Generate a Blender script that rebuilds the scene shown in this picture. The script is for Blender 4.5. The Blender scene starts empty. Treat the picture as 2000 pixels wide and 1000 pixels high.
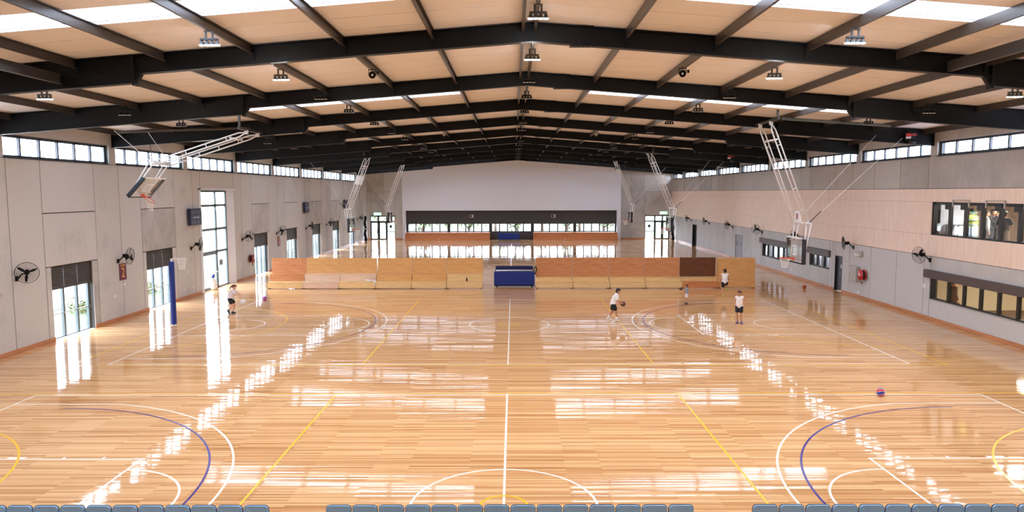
import bpy, bmesh, math, random
from mathutils import Vector, Matrix
PI = math.pi
rnd = random.Random(7)
S = bpy.context.scene
C = S.collection

# ------------------------------------------------------------------ camera, sky, light, exposure
def R3(pitch, yaw, roll):
    cy, sy, cp, sp = math.cos(yaw), math.sin(yaw), math.cos(pitch), math.sin(pitch)
    f = Vector((sy*cp, cy*cp, -sp)); r = Vector((cy, -sy, 0)); u = r.cross(f)
    c, s = math.cos(roll), math.sin(roll)
    return c*r + s*u, -s*r + c*u, f
CAM = Vector((0.19332, 0.5654, 5.97437))
r_, u_, f_ = R3(0.0891, -0.00193, -0.00204)
cd = bpy.data.cameras.new('camera')
cam = bpy.data.objects.new('camera', cd); C.objects.link(cam)
m = Matrix(((r_.x, u_.x, -f_.x, CAM.x), (r_.y, u_.y, -f_.y, CAM.y), (r_.z, u_.z, -f_.z, CAM.z), (0, 0, 0, 1)))
cam.matrix_world = m
cd.sensor_width = 36.0; cd.lens = 1389.278/2000*36.0
cd.clip_start = 0.05; cd.clip_end = 600
S.camera = cam

SKY = 9.0
LAMP = 800.0
w = bpy.data.worlds.new('sky'); S.world = w; w.use_nodes = True
bg = w.node_tree.nodes['Background']
bg.inputs['Color'].default_value = (0.86, 0.96, 1.16, 1); bg.inputs['Strength'].default_value = SKY
S.view_settings.view_transform = 'Standard'; S.view_settings.look = 'None'
S.view_settings.gamma = 1.0; S.view_settings.use_curve_mapping = False
S.view_settings.exposure = 1.25
cy_ = S.cycles
cy_.use_denoising = True
cy_.max_bounces = 10; cy_.diffuse_bounces = 6; cy_.glossy_bounces = 5; cy_.transparent_max_bounces = 12; cy_.transmission_bounces = 6
cy_.sample_clamp_indirect = 12; cy_.sample_clamp_direct = 0
cy_.caustics_reflective = False; cy_.caustics_refractive = False

def portal(center, direction, sx, sy, up=(0, 1, 0)):
    l = bpy.data.lights.new('portal', 'AREA'); l.shape = 'RECTANGLE'; l.size = sx; l.size_y = sy
    l.cycles.is_portal = True
    o = bpy.data.objects.new('portal', l); C.objects.link(o)
    z = -Vector(direction).normalized(); y = Vector(up).normalized(); x = y.cross(z).normalized(); y = z.cross(x)
    c = Vector(center)
    o.matrix_world = Matrix(((x.x, y.x, z.x, c.x), (x.y, y.y, z.y, c.y), (x.z, y.z, z.z, c.z), (0, 0, 0, 1)))

def add_room_light(loc, sx, sy, power, col=(1, .93, .82)):  # unseen area light, added to brighten a room behind the right wall
    l = bpy.data.lights.new('added_room_light', 'AREA'); l.shape = 'RECTANGLE'; l.size = sx; l.size_y = sy
    l.energy = power; l.color = col
    o = bpy.data.objects.new('added_room_light', l); C.objects.link(o); o.location = loc

# ------------------------------------------------------------------ mesh helpers
class MB:
    def __init__(s): s.v = []; s.f = []
    def add(s, vs, fs):
        b = len(s.v); s.v += [tuple(v) for v in vs]; s.f += [tuple(i+b for i in f) for f in fs]; return s
    def box(s, x0, y0, z0, x1, y1, z1):
        if x0 > x1: x0, x1 = x1, x0
        if y0 > y1: y0, y1 = y1, y0
        if z0 > z1: z0, z1 = z1, z0
        return s.add([(x0,y0,z0),(x1,y0,z0),(x1,y1,z0),(x0,y1,z0),(x0,y0,z1),(x1,y0,z1),(x1,y1,z1),(x0,y1,z1)],
                     [(3,2,1,0),(4,5,6,7),(0,1,5,4),(1,2,6,5),(2,3,7,6),(3,0,4,7)])
    def rbox(s, x0, y0, z0, x1, y1, z1, b=0.01, seg=1):
        bm = bmesh.new(); bmesh.ops.create_cube(bm, size=1)
        for v in bm.verts: v.co = Vector(((x0+x1)/2+v.co.x*(x1-x0), (y0+y1)/2+v.co.y*(y1-y0), (z0+z1)/2+v.co.z*(z1-z0)))
        bmesh.ops.bevel(bm, geom=list(bm.edges), offset=b, segments=seg, profile=.5, affect='EDGES')
        return s.bm(bm)
    def bm(s, bm):
        bm.verts.ensure_lookup_table()
        for i, v in enumerate(bm.verts): v.index = i
        s.add([v.co[:] for v in bm.verts], [[v.index for v in f.verts] for f in bm.faces]); bm.free(); return s
    def cyl(s, p, q, r0, r1=None, n=10, caps=True):
        r1 = r0 if r1 is None else r1
        p, q = Vector(p), Vector(q); d = (q-p)
        if d.length < 1e-9: return s
        d.normalize(); a = Vector((0,0,1)) if abs(d.z) < .9 else Vector((1,0,0))
        x = d.cross(a).normalized(); y = d.cross(x)
        vs = []
        for c, r in ((p, r0), (q, r1)):
            for i in range(n):
                t = 2*PI*i/n; vs.append(c + x*(r*math.cos(t)) + y*(r*math.sin(t)))
        fs = [(i, n+i, n+(i+1) % n, (i+1) % n) for i in range(n)]
        if caps: fs += [tuple(range(n)), tuple(range(2*n-1, n-1, -1))]
        return s.add(vs, fs)
    def tube(s, pts, r, n=8, closed=False):
        pts = [Vector(p) for p in pts]; k = len(pts); vs = []; prev = None
        for i, p in enumerate(pts):
            a = pts[(i-1) % k] if (closed or i) else p; b = pts[(i+1) % k] if (closed or i < k-1) else p
            d = (b-a).normalized()
            if prev is None:
                up = Vector((0,0,1)) if abs(d.z) < .9 else Vector((1,0,0)); x = d.cross(up).normalized()
            else: x = (prev - d*prev.dot(d)).normalized()
            prev = x; y = d.cross(x)
            rr = r[i] if isinstance(r, (list, tuple)) else r
            for j in range(n):
                t = 2*PI*j/n; vs.append(p + x*(rr*math.cos(t)) + y*(rr*math.sin(t)))
        fs = []
        for i in range(k if closed else k-1):
            for j in range(n):
                a = i*n+j; b = i*n+(j+1) % n; c = ((i+1) % k)*n+(j+1) % n; d = ((i+1) % k)*n+j
                fs.append((a, b, c, d))
        if not closed: fs += [tuple(range(n-1, -1, -1)), tuple(range((k-1)*n, k*n))]
        return s.add(vs, fs)
    def ring(s, c, R, r, axis=(0,0,1), n=24, m=6):
        a = Vector(axis).normalized(); t = Vector((0,0,1)) if abs(a.z) < .9 else Vector((1,0,0))
        x = a.cross(t).normalized(); y = a.cross(x)
        return s.tube([Vector(c)+x*(R*math.cos(2*PI*i/n))+y*(R*math.sin(2*PI*i/n)) for i in range(n)], r, m, True)
    def sph(s, c, r, nu=14, nv=9):
        rx, ry, rz = (r, r, r) if not isinstance(r, (tuple, list)) else r
        vs = [(c[0], c[1], c[2]+rz)]
        for i in range(1, nv):
            t = PI*i/nv
            for j in range(nu):
                p = 2*PI*j/nu; vs.append((c[0]+rx*math.sin(t)*math.cos(p), c[1]+ry*math.sin(t)*math.sin(p), c[2]+rz*math.cos(t)))
        vs.append((c[0], c[1], c[2]-rz)); L = len(vs)-1; fs = []
        for j in range(nu): fs.append((0, 1+j, 1+(j+1) % nu))
        for i in range(nv-2):
            for j in range(nu):
                a = 1+i*nu+j; b = 1+i*nu+(j+1) % nu; fs.append((a, a+nu, b+nu, b))
        for j in range(nu): fs.append((L, L-nu+(j+1) % nu, L-nu+j))
        return s.add(vs, fs)
    def cap(s, p, q, r0, r1=None, n=12):
        r1 = r0 if r1 is None else r1
        s.cyl(p, q, r0, r1, n); s.sph(p, r0, n, 8); return s.sph(q, r1, n, 8)
    def lathe(s, prof, c=(0,0,0), axis=(0,0,1), n=16):
        a = Vector(axis).normalized(); t = Vector((0,0,1)) if abs(a.z) < .9 else Vector((1,0,0))
        x = a.cross(t).normalized(); y = a.cross(x); c = Vector(c); vs = []
        for r, h in prof:
            for j in range(n): vs.append(c + a*h + x*(r*math.cos(2*PI*j/n)) + y*(r*math.sin(2*PI*j/n)))
        k = len(prof); fs = [(i*n+j, i*n+(j+1) % n, (i+1)*n+(j+1) % n, (i+1)*n+j) for i in range(k-1) for j in range(n)]
        fs += [tuple(range(n-1, -1, -1)), tuple(range((k-1)*n, k*n))]
        return s.add(vs, fs)
    def prism(s, poly, axis, a, b):
        # poly in the two other axes (order y,z / x,z / x,y)
        def P(u, v, t): return {'x': (t, u, v), 'y': (u, t, v), 'z': (u, v, t)}[axis]
        n = len(poly)
        return s.add([P(u, v, a) for u, v in poly]+[P(u, v, b) for u, v in poly],
                     [tuple(range(n)), tuple(range(2*n-1, n-1, -1))]+[(i, n+i, n+(i+1) % n, (i+1) % n) for i in range(n)])
    def xform(s, M):
        s.v = [tuple(M @ Vector(v)) for v in s.v]; return s
    def join(s, o): return s.add(o.v, o.f)
    def mesh(s, name, smooth=False):
        me = bpy.data.meshes.new(name); me.from_pydata(s.v, [], s.f)
        bm = bmesh.new(); bm.from_mesh(me); bmesh.ops.recalc_face_normals(bm, faces=bm.faces); bm.to_mesh(me); bm.free()
        if smooth: me.polygons.foreach_set('use_smooth', [True]*len(me.polygons))
        me.update(); return me

def obj(name, mb, mat, parent=None, smooth=False, kind=None, loc=None):
    me = mb.mesh(name, smooth) if isinstance(mb, MB) else mb
    if mat is not None and not me.materials: me.materials.append(mat)
    o = bpy.data.objects.new(name, me); C.objects.link(o)
    if parent: o.parent = parent
    if kind: o['kind'] = kind
    if loc: o.location = loc
    return o
def tag(o, label, cat, group=None):
    o['label'] = label; o['category'] = cat
    if group: o['group'] = group
    return o
def thing(name, label, cat, loc=(0,0,0), rz=0, group=None):
    o = bpy.data.objects.new(name, None); C.objects.link(o); o.location = loc; o.rotation_euler = (0, 0, rz)
    o.empty_display_size = .2
    return tag(o, label, cat, group)
def struct(name, label=None, loc=(0,0,0), rz=0, mb=None, mat=None):
    o = bpy.data.objects.new(name, mb.mesh(name) if mb else None); C.objects.link(o); o.location = loc; o.rotation_euler = (0, 0, rz)
    if mb: o.data.materials.append(mat)
    o['kind'] = 'structure'
    if label: o['label'] = label
    return o
def dup(root, loc, rz=None, label=None):
    r = root.copy(); C.objects.link(r); r.location = loc
    if rz is not None: r.rotation_euler = (0, 0, rz)
    if label: r['label'] = label
    for ch in list(root.children):
        c = ch.copy(); C.objects.link(c); c.parent = r
        for g in ch.children:
            d = g.copy(); C.objects.link(d); d.parent = c
    return r
ORD = ['first','second','third','fourth','fifth','sixth','seventh','eighth','ninth','tenth','eleventh','twelfth','thirteenth','fourteenth','fifteenth','sixteenth','seventeenth','eighteenth']

# ------------------------------------------------------------------ materials
def lin(c): return tuple(((v/255)/12.92 if v/255 <= .04045 else ((v/255+.055)/1.055)**2.4) for v in c)
MATS = {}
def mat(name, rgb, rough=.6, var=.08, scale=3.0, bump=0.0, metal=0.0, stretch=(1,1,1), spec=.5, emit=None, coat=0):
    if name in MATS: return MATS[name]
    m = bpy.data.materials.new(name); m.use_nodes = True; nt = m.node_tree; N = nt.nodes; L = nt.links
    b = N['Principled BSDF']; b.inputs['Roughness'].default_value = rough; b.inputs['Metallic'].default_value = metal
    b.inputs['Specular IOR Level'].default_value = spec
    if coat: b.inputs['Coat Weight'].default_value = coat; b.inputs['Coat Roughness'].default_value = .08
    c = lin(rgb)
    tc = N.new('ShaderNodeTexCoord'); mp = N.new('ShaderNodeMapping'); mp.inputs['Scale'].default_value = stretch
    L.new(tc.outputs['Object'], mp.inputs['Vector'])
    nz = N.new('ShaderNodeTexNoise'); nz.inputs['Scale'].default_value = scale; nz.inputs['Detail'].default_value = 4
    L.new(mp.outputs['Vector'], nz.inputs['Vector'])
    mx = N.new('ShaderNodeMix'); mx.data_type = 'RGBA'
    mx.inputs[6].default_value = (*[v*(1-var) for v in c], 1); mx.inputs[7].default_value = (*[min(1, v*(1+var)) for v in c], 1)
    L.new(nz.outputs['Fac'], mx.inputs[0]); L.new(mx.outputs[2], b.inputs['Base Color'])
    if bump:
        bp = N.new('ShaderNodeBump'); bp.inputs['Strength'].default_value = bump; bp.inputs['Distance'].default_value = .02
        L.new(nz.outputs['Fac'], bp.inputs['Height']); L.new(bp.outputs['Normal'], b.inputs['Normal'])
    if emit:
        b.inputs['Emission Color'].default_value = (*emit[0], 1); b.inputs['Emission Strength'].default_value = emit[1]
    MATS[name] = m; return m

def concrete(name, rgb, var=.2):
    if name in MATS: return MATS[name]
    m = bpy.data.materials.new(name); m.use_nodes = True; nt = m.node_tree; N = nt.nodes; L = nt.links
    b = N['Principled BSDF']; b.inputs['Roughness'].default_value = .75; b.inputs['Specular IOR Level'].default_value = .3
    c = lin(rgb)
    tc = N.new('ShaderNodeTexCoord')
    oi = N.new('ShaderNodeObjectInfo')
    n1 = N.new('ShaderNodeTexNoise'); n1.inputs['Scale'].default_value = .7; n1.inputs['Detail'].default_value = 6; n1.inputs['Roughness'].default_value = .62
    n2 = N.new('ShaderNodeTexNoise'); n2.inputs['Scale'].default_value = 5; n2.inputs['Detail'].default_value = 5
    mp = N.new('ShaderNodeMapping'); mp.inputs['Scale'].default_value = (2.5, 2.5, .35)
    ad = N.new('ShaderNodeVectorMath'); ad.operation = 'ADD'
    sc = N.new('ShaderNodeMath'); sc.operation = 'MULTIPLY'; sc.inputs[1].default_value = 40
    L.new(oi.outputs['Random'], sc.inputs[0])
    L.new(tc.outputs['Object'], ad.inputs[0]); L.new(sc.outputs[0], ad.inputs[1])
    L.new(ad.outputs[0], n1.inputs['Vector']); L.new(ad.outputs[0], mp.inputs['Vector']); L.new(mp.outputs[0], n2.inputs['Vector'])
    a = N.new('ShaderNodeMath'); a.operation = 'ADD'; L.new(n1.outputs['Fac'], a.inputs[0])
    h = N.new('ShaderNodeMath'); h.operation = 'MULTIPLY'; h.inputs[1].default_value = .45; L.new(n2.outputs['Fac'], h.inputs[0])
    L.new(h.outputs[0], a.inputs[1])
    k = N.new('ShaderNodeMath'); k.operation = 'MULTIPLY'; k.inputs[1].default_value = .55; L.new(oi.outputs['Random'], k.inputs[0])
    a2 = N.new('ShaderNodeMath'); a2.operation = 'ADD'; L.new(a.outputs[0], a2.inputs[0]); L.new(k.outputs[0], a2.inputs[1])
    cr = N.new('ShaderNodeValToRGB'); cr.color_ramp.elements[0].position = .5; cr.color_ramp.elements[1].position = 1.25
    cr.color_ramp.elements[1].position = 1.0
    cr.color_ramp.elements[0].color = (*[v*(1-var) for v in c], 1); cr.color_ramp.elements[1].color = (*[v*(1+var*.7) for v in c], 1)
    L.new(a2.outputs[0], cr.inputs[0]); L.new(cr.outputs[0], b.inputs['Base Color'])
    bp = N.new('ShaderNodeBump'); bp.inputs['Strength'].default_value = .12; bp.inputs['Distance'].default_value = .02
    L.new(n2.outputs['Fac'], bp.inputs['Height']); L.new(bp.outputs[0], b.inputs['Normal'])
    MATS[name] = m; return m

def wood(name, rgb, rgb2, rough=.4, axis=(.6, 9, 9), coat=0):
    if name in MATS: return MATS[name]
    m = bpy.data.materials.new(name); m.use_nodes = True; nt = m.node_tree; N = nt.nodes; L = nt.links
    b = N['Principled BSDF']; b.inputs['Roughness'].default_value = rough
    tc = N.new('ShaderNodeTexCoord'); mp = N.new('ShaderNodeMapping'); mp.inputs['Scale'].default_value = axis
    L.new(tc.outputs['Object'], mp.inputs[0])
    nz = N.new('ShaderNodeTexNoise'); nz.inputs['Scale'].default_value = 1.6; nz.inputs['Detail'].default_value = 6; nz.inputs['Distortion'].default_value = .6
    L.new(mp.outputs[0], nz.inputs['Vector'])
    cr = N.new('ShaderNodeValToRGB'); cr.color_ramp.elements[0].position = .3; cr.color_ramp.elements[1].position = .72
    cr.color_ramp.elements[0].color = (*lin(rgb2), 1); cr.color_ramp.elements[1].color = (*lin(rgb), 1)
    L.new(nz.outputs['Fac'], cr.inputs[0]); L.new(cr.outputs[0], b.inputs['Base Color'])
    MATS[name] = m; return m

def glass(name, tint=(1, 1, 1), refl=1.0, frost=0.0):
    m = bpy.data.materials.new(name); m.use_nodes = True; nt = m.node_tree; N = nt.nodes; L = nt.links
    for n in list(N): N.remove(n)
    o = N.new('ShaderNodeOutputMaterial'); t = N.new('ShaderNodeBsdfTransparent'); t.inputs[0].default_value = (*tint, 1)
    g = N.new('ShaderNodeBsdfGlossy'); g.inputs['Roughness'].default_value = .02
    fr = N.new('ShaderNodeFresnel'); fr.inputs[0].default_value = 1.45
    ml = N.new('ShaderNodeMath'); ml.operation = 'MULTIPLY'; ml.inputs[1].default_value = .6*refl; L.new(fr.outputs[0], ml.inputs[0])
    mx = N.new('ShaderNodeMixShader'); L.new(ml.outputs[0], mx.inputs[0]); L.new(t.outputs[0], mx.inputs[1]); L.new(g.outputs[0], mx.inputs[2])
    last = mx
    if frost:
        tr = N.new('ShaderNodeBsdfTranslucent'); tr.inputs[0].default_value = (*tint, 1)
        m2 = N.new('ShaderNodeMixShader'); m2.inputs[0].default_value = frost
        L.new(mx.outputs[0], m2.inputs[1]); L.new(tr.outputs[0], m2.inputs[2]); last = m2
    L.new(last.outputs[0], o.inputs[0]); return m

def floor_mat():
    m = bpy.data.materials.new('hardwood'); m.use_nodes = True; nt = m.node_tree; N = nt.nodes; L = nt.links
    b = N['Principled BSDF']
    tc = N.new('ShaderNodeTexCoord')
    br = N.new('ShaderNodeTexBrick'); br.offset = .37; br.offset_frequency = 2; br.squash = 1
    br.inputs['Scale'].default_value = 1; br.inputs['Brick Width'].default_value = 2.1; br.inputs['Row Height'].default_value = .066
    br.inputs['Mortar Size'].default_value = .0012; br.inputs['Mortar Smooth'].default_value = .3
    br.inputs['Color1'].default_value = (0, 0, 0, 1); br.inputs['Color2'].default_value = (1, 1, 1, 1); br.inputs['Mortar'].default_value = (.2, .2, .2, 1)
    L.new(tc.outputs['Object'], br.inputs['Vector'])
    br2 = N.new('ShaderNodeTexBrick'); br2.offset = .61; br2.offset_frequency = 3
    for k, v in (('Scale', 1), ('Brick Width', 2.6), ('Row Height', .17), ('Mortar Size', 0)): br2.inputs[k].default_value = v
    br2.inputs['Color1'].default_value = (0, 0, 0, 1); br2.inputs['Color2'].default_value = (1, 1, 1, 1)
    L.new(tc.outputs['Object'], br2.inputs['Vector'])
    mp = N.new('ShaderNodeMapping'); mp.inputs['Scale'].default_value = (.55, 16, 1); L.new(tc.outputs['Object'], mp.inputs[0])
    nz = N.new('ShaderNodeTexNoise'); nz.inputs['Scale'].default_value = 1.0; nz.inputs['Detail'].default_value = 6; L.new(mp.outputs[0], nz.inputs['Vector'])
    mpl = N.new('ShaderNodeMapping'); mpl.inputs['Scale'].default_value = (.12, .35, 1); L.new(tc.outputs['Object'], mpl.inputs[0])
    nl = N.new('ShaderNodeTexNoise'); nl.inputs['Scale'].default_value = 1.0; nl.inputs['Detail'].default_value = 2; L.new(mpl.outputs[0], nl.inputs['Vector'])
    def mth(op, a, bb):
        n = N.new('ShaderNodeMath'); n.operation = op
        for i, q in enumerate((a, bb)):
            if isinstance(q, (int, float)): n.inputs[i].default_value = q
            else: L.new(q, n.inputs[i])
        return n.outputs[0]
    v = mth('ADD', mth('MULTIPLY', br.outputs['Color'], .50), mth('MULTIPLY', br2.outputs['Color'], .05))
    v = mth('ADD', v, mth('MULTIPLY', nz.outputs['Fac'], .5))
    v = mth('ADD', v, mth('MULTIPLY', nl.outputs['Fac'], .18))
    cr = N.new('ShaderNodeValToRGB'); e = cr.color_ramp.elements
    e[0].position = .2; e[0].color = (*lin((146, 96, 58)), 1)
    e[1].position = 1.05; e[1].color = (*lin((238, 200, 152)), 1)
    x = e.new(.38); x.color = (*lin((192, 140, 92)), 1)
    x = e.new(.62); x.color = (*lin((217, 171, 122)), 1)
    L.new(v, cr.inputs[0]); L.new(cr.outputs[0], b.inputs['Base Color'])
    b.inputs['Roughness'].default_value = .05; b.inputs['IOR'].default_value = 1.4
    # each board lies a hair out of level with its neighbours, so reflections break into streaks
    br3 = N.new('ShaderNodeTexBrick'); br3.offset = .37; br3.offset_frequency = 2
    for k, q in (('Scale', 1), ('Brick Width', 8.0), ('Row Height', .066), ('Mortar Size', 0)): br3.inputs[k].default_value = q
    br3.inputs['Color1'].default_value = (0, 0, 0, 1); br3.inputs['Color2'].default_value = (1, 1, 1, 1)
    L.new(tc.outputs['Object'], br3.inputs['Vector'])
    cx = N.new('ShaderNodeCombineXYZ'); cx.inputs['Z'].default_value = 1
    L.new(mth('MULTIPLY', mth('ADD', br3.outputs['Color'], -.5), .02), cx.inputs['Y'])
    L.new(mth('MULTIPLY', mth('ADD', nz.outputs['Fac'], -.5), .0003), cx.inputs['X'])
    nm = N.new('ShaderNodeVectorMath'); nm.operation = 'NORMALIZE'; L.new(cx.outputs[0], nm.inputs[0]); L.new(nm.outputs[0], b.inputs['Normal'])
    return m

M_floor = floor_mat()
M_conc = concrete('concrete', (182, 181, 180), .3)
M_conc_r = concrete('concrete_grey', (190, 190, 190), .14)
M_conc_u = concrete('concrete_upper', (178, 175, 172), .22)
M_core = mat('concrete_core', (84, 80, 76), .9)
M_ply = wood('birch_panel', (244, 226, 212), (234, 210, 194), .5, (4, 4, .7))
M_ceil = mat('ceiling_panel', (240, 238, 240), .45, .03, 2)
M_black = mat('black_steel', (15, 15, 17), .45, .15, 6, spec=.22)
M_purlin = mat('dark_steel', (62, 56, 53), .34, .2, 5)
M_frame = mat('window_frame_metal', (52, 54, 62), .4)
M_frame_g = mat('grey_green_frame_metal', (92, 102, 102), .4)
M_frame_k = mat('black_frame_metal', (36, 35, 36), .4)
M_glass = glass('window_glass', (.97, .98, .98), .55)
M_milky = glass('milky_skylight_sheet', (.6, .6, .6), .3)
M_frost = glass('louvre_glass', (.80, .90, .92), 1.0, .35)
M_white = mat('white_plaster', (224, 229, 240), .6, .03)
M_whitep = mat('white_painted_metal', (232, 232, 232), .35, .03)
M_band = mat('dark_cladding', (62, 60, 62), .6, .06)
M_shut = mat('shutter_metal', (74, 71, 70), .5, .08, 4)
M_hood = mat('shutter_hood', (92, 84, 84), .5, .06)
M_base = wood('skirting_wood', (206, 146, 104), (172, 110, 72), .35, (3, .5, 8))
M_lw = mat('white_court_paint', (250, 246, 238), .16, .02)
M_ly = mat('yellow_court_paint', (246, 196, 48), .16, .04)
M_lb = mat('blue_court_paint', (62, 44, 132), .16, .04)
M_plyA = wood('plywood_amber', (232, 184, 122), (216, 164, 102), .4, (1.2, 5, 6))
M_plyR = wood('plywood_red', (216, 156, 108), (200, 132, 84), .4, (1.2, 5, 6))
M_plyL = wood('plywood_pale', (242, 212, 158), (230, 194, 134), .4, (1.2, 5, 6))
M_plyP = wood('plywood_pinkish', (236, 210, 184), (224, 192, 166), .4, (1.2, 5, 6))
M_plyD = wood('plywood_dark', (118, 72, 46), (96, 54, 32), .4, (1.2, 5, 6))
M_plyO = wood('plywood_orange', (216, 148, 98), (198, 122, 74), .38, (.9, 5, 7))
M_blue = mat('blue_vinyl', (6, 44, 128), .5, .08, 3)
M_blued = mat('dark_blue_vinyl', (6, 22, 82), .4, .08, 3)
M_orange = mat('orange_metal', (226, 92, 52), .4)
M_net = mat('white_net_cord', (240, 238, 236), .7)
M_pad = mat('dark_padding', (40, 44, 54), .5)
M_rubber = mat('black_rubber', (28, 26, 26), .6)
M_red = mat('red_enamel', (200, 40, 42), .35)
M_greyp = mat('grey_painted_metal', (178, 174, 168), .45)
M_seat = mat('grey_seat_plastic', (138, 186, 230), .45, .12, 30, bump=.15)
M_pipe = mat('dark_seat_edge', (52, 60, 70), .5)
M_steel = mat('galvanised_steel', (150, 152, 155), .4, .05, 4, metal=.6)
M_skin = mat('skin', (222, 170, 140), .5, .05)
M_skin2 = mat('skin_tan', (196, 142, 112), .5, .05)
M_hairb = mat('dark_brown_hair', (48, 32, 26), .6)
M_hairr = mat('auburn_hair', (110, 66, 48), .6)
M_cloth_w = mat('white_cloth', (238, 236, 238), .8, .04, 8, bump=.2)
M_cloth_k = mat('black_cloth', (28, 28, 34), .8)
M_eye = mat('eye_dark', (40, 28, 24), .3)
M_lip = mat('lips', (180, 100, 92), .5)
M_grass = mat('lawn_grass', (58, 67, 42), .9, .3, 3)
M_path = mat('pale_path', (170, 168, 162), .8, .1)
def emis(name, col, st):
    m = mat(name, (255, 255, 255), .4, .01, emit=(col, st)); return m
M_lens_on = emis('lit_led_lens', (.95, .98, 1.0), LAMP)
M_lens_off = mat('unlit_led_lens', (226, 228, 230), .25)

# ------------------------------------------------------------------ setting: dimensions
XL, YE, TH = -18.4, 91.3, 0.0125
XR0, YR0 = 19.55, 27.0
YB = -9.0
RIDGE, ZR, SL = .68, 10.25, .0778
def zroof(x): return ZR - SL*abs(x-RIDGE)
def RW(yl, d=0, z=0):   # a point at distance d inside the hall from the face of the right wall
    t = yl-YR0
    return Vector((XR0 + t*math.sin(TH) - d*math.cos(TH), YR0 + t*math.cos(TH) + d*math.sin(TH), z))
FR = [11.65+7.38*k for k in range(-2, 11)]      # portal frames along the hall

# floor and painted lines
fl = struct('floor', 'polished hardwood sports floor', mb=MB().box(XL-.35, YB, -.25, 20.8, YE+.3, 0), mat=M_floor)
PZ = {}
def paint_z(mt, nm):   # coats of paint lie one over the other, so crossing lines never share a surface
    PZ.setdefault(nm, len(PZ)); return .0016+(.0016 if mt is M_ly else .0008 if mt is M_lb else 0)+PZ[nm]*.00004
def line(x0, y0, x1, y1, mt, w=.05, nm='white_line'):
    p, q = Vector((x0, y0)), Vector((x1, y1)); d = (q-p).normalized(); n = Vector((-d.y, d.x))*(w/2)
    pts = [p+n, p-n, q-n, q+n]
    return obj(nm, MB().prism([tuple(a) for a in pts], 'z', .0, paint_z(mt, nm)), mt, fl)
def arc(cx, cy, r, a0, a1, mt, w=.05, nm='white_arc', n=64):
    full = abs(a1-a0) > 6.28; pz = paint_z(mt, nm); mb = MB(); vs = []; k = n if full else n+1
    for i in range(k):
        t = a0+(a1-a0)*i/n
        for rr, z in ((r-w/2, 0), (r+w/2, 0), (r+w/2, pz), (r-w/2, pz)): vs.append((cx+rr*math.cos(t), cy+rr*math.sin(t), z))
    fs = []
    for i in range(n):
        j = (i+1) % k
        for a in range(4):
            b = (a+1) % 4; fs.append((i*4+a, i*4+b, j*4+b, j*4+a))
    if not full: fs += [(0, 1, 2, 3), (n*4+3, n*4+2, n*4+1, n*4)]
    return obj(nm, mb.add(vs, fs), mt, fl)
YC = [13.7, 32.49, 57.9, 76.0]
for ci, cy in enumerate(YC):
    W, Y_, B = M_lw, M_ly, M_lb
    for sy in (-1, 1): line(-14.025, cy+sy*7.5, 14.025, cy+sy*7.5, W, nm='side_line')
    for sx in (-1, 1): line(sx*14, cy-7.5, sx*14, cy+7.5, W, nm='end_line')
    line(0, cy-7.65, 0, cy+7.65, W, nm='centre_line')
    arc(0, cy, 1.8, 0, 2*PI, W, nm='centre_circle')
    if ci < 3:
        arc(0, cy, .45, 0, 2*PI, Y_, nm='yellow_centre_circle')
        for sy in (-1, 1): line(-15.27, cy+sy*7.64, 15.27, cy+sy*7.64, Y_, nm='yellow_side_line')
        for sx in (-1, 1):
            line(sx*15.25, cy-7.6, sx*15.25, cy+7.6, Y_, nm='yellow_end_line')
            line(sx*5.08, cy-7.46, sx*5.08, cy+7.46, Y_, nm='yellow_third_line')
            a = PI if sx > 0 else 0
            arc(sx*15.25, cy, 4.9, a-PI/2, a+PI/2, Y_, nm='yellow_goal_arc')
    for sx in (-1, 1):
        a = PI if sx > 0 else 0; bx = sx*12.425
        th = math.acos(min(1, 6.6/6.75)) if 0 else math.asin(6.6/6.75)
        arc(bx, cy, 6.75, a-th, a+th, W, nm='three_point_arc')
        for sy in (-1, 1):
            line(sx*14, cy+sy*6.6, bx-sx*6.75*math.cos(th), cy+sy*6.6, W, nm='three_point_line')
            line(sx*14, cy+sy*2.425, sx*8.2, cy+sy*2.425, W, nm='key_line')
            for dx, ww in ((11.08, .4), (10.0, .05), (9.1, .05)): line(sx*(dx-ww/2), cy+sy*2.5, sx*(dx+ww/2), cy+sy*2.5, W, .1, 'lane_mark')
        arc(bx, cy, 6.25, a-PI/2, a+PI/2, B, nm='blue_arc')
        line(sx*8.2, cy-2.45, sx*8.2, cy+2.45, W, nm='free_throw_line')
        arc(sx*8.2, cy, 1.8, a-PI/2, a+PI/2, W, nm='free_throw_arc', n=40)
        arc(bx, cy, 1.25, a-PI/2, a+PI/2, W, nm='restricted_arc', n=30)

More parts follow.
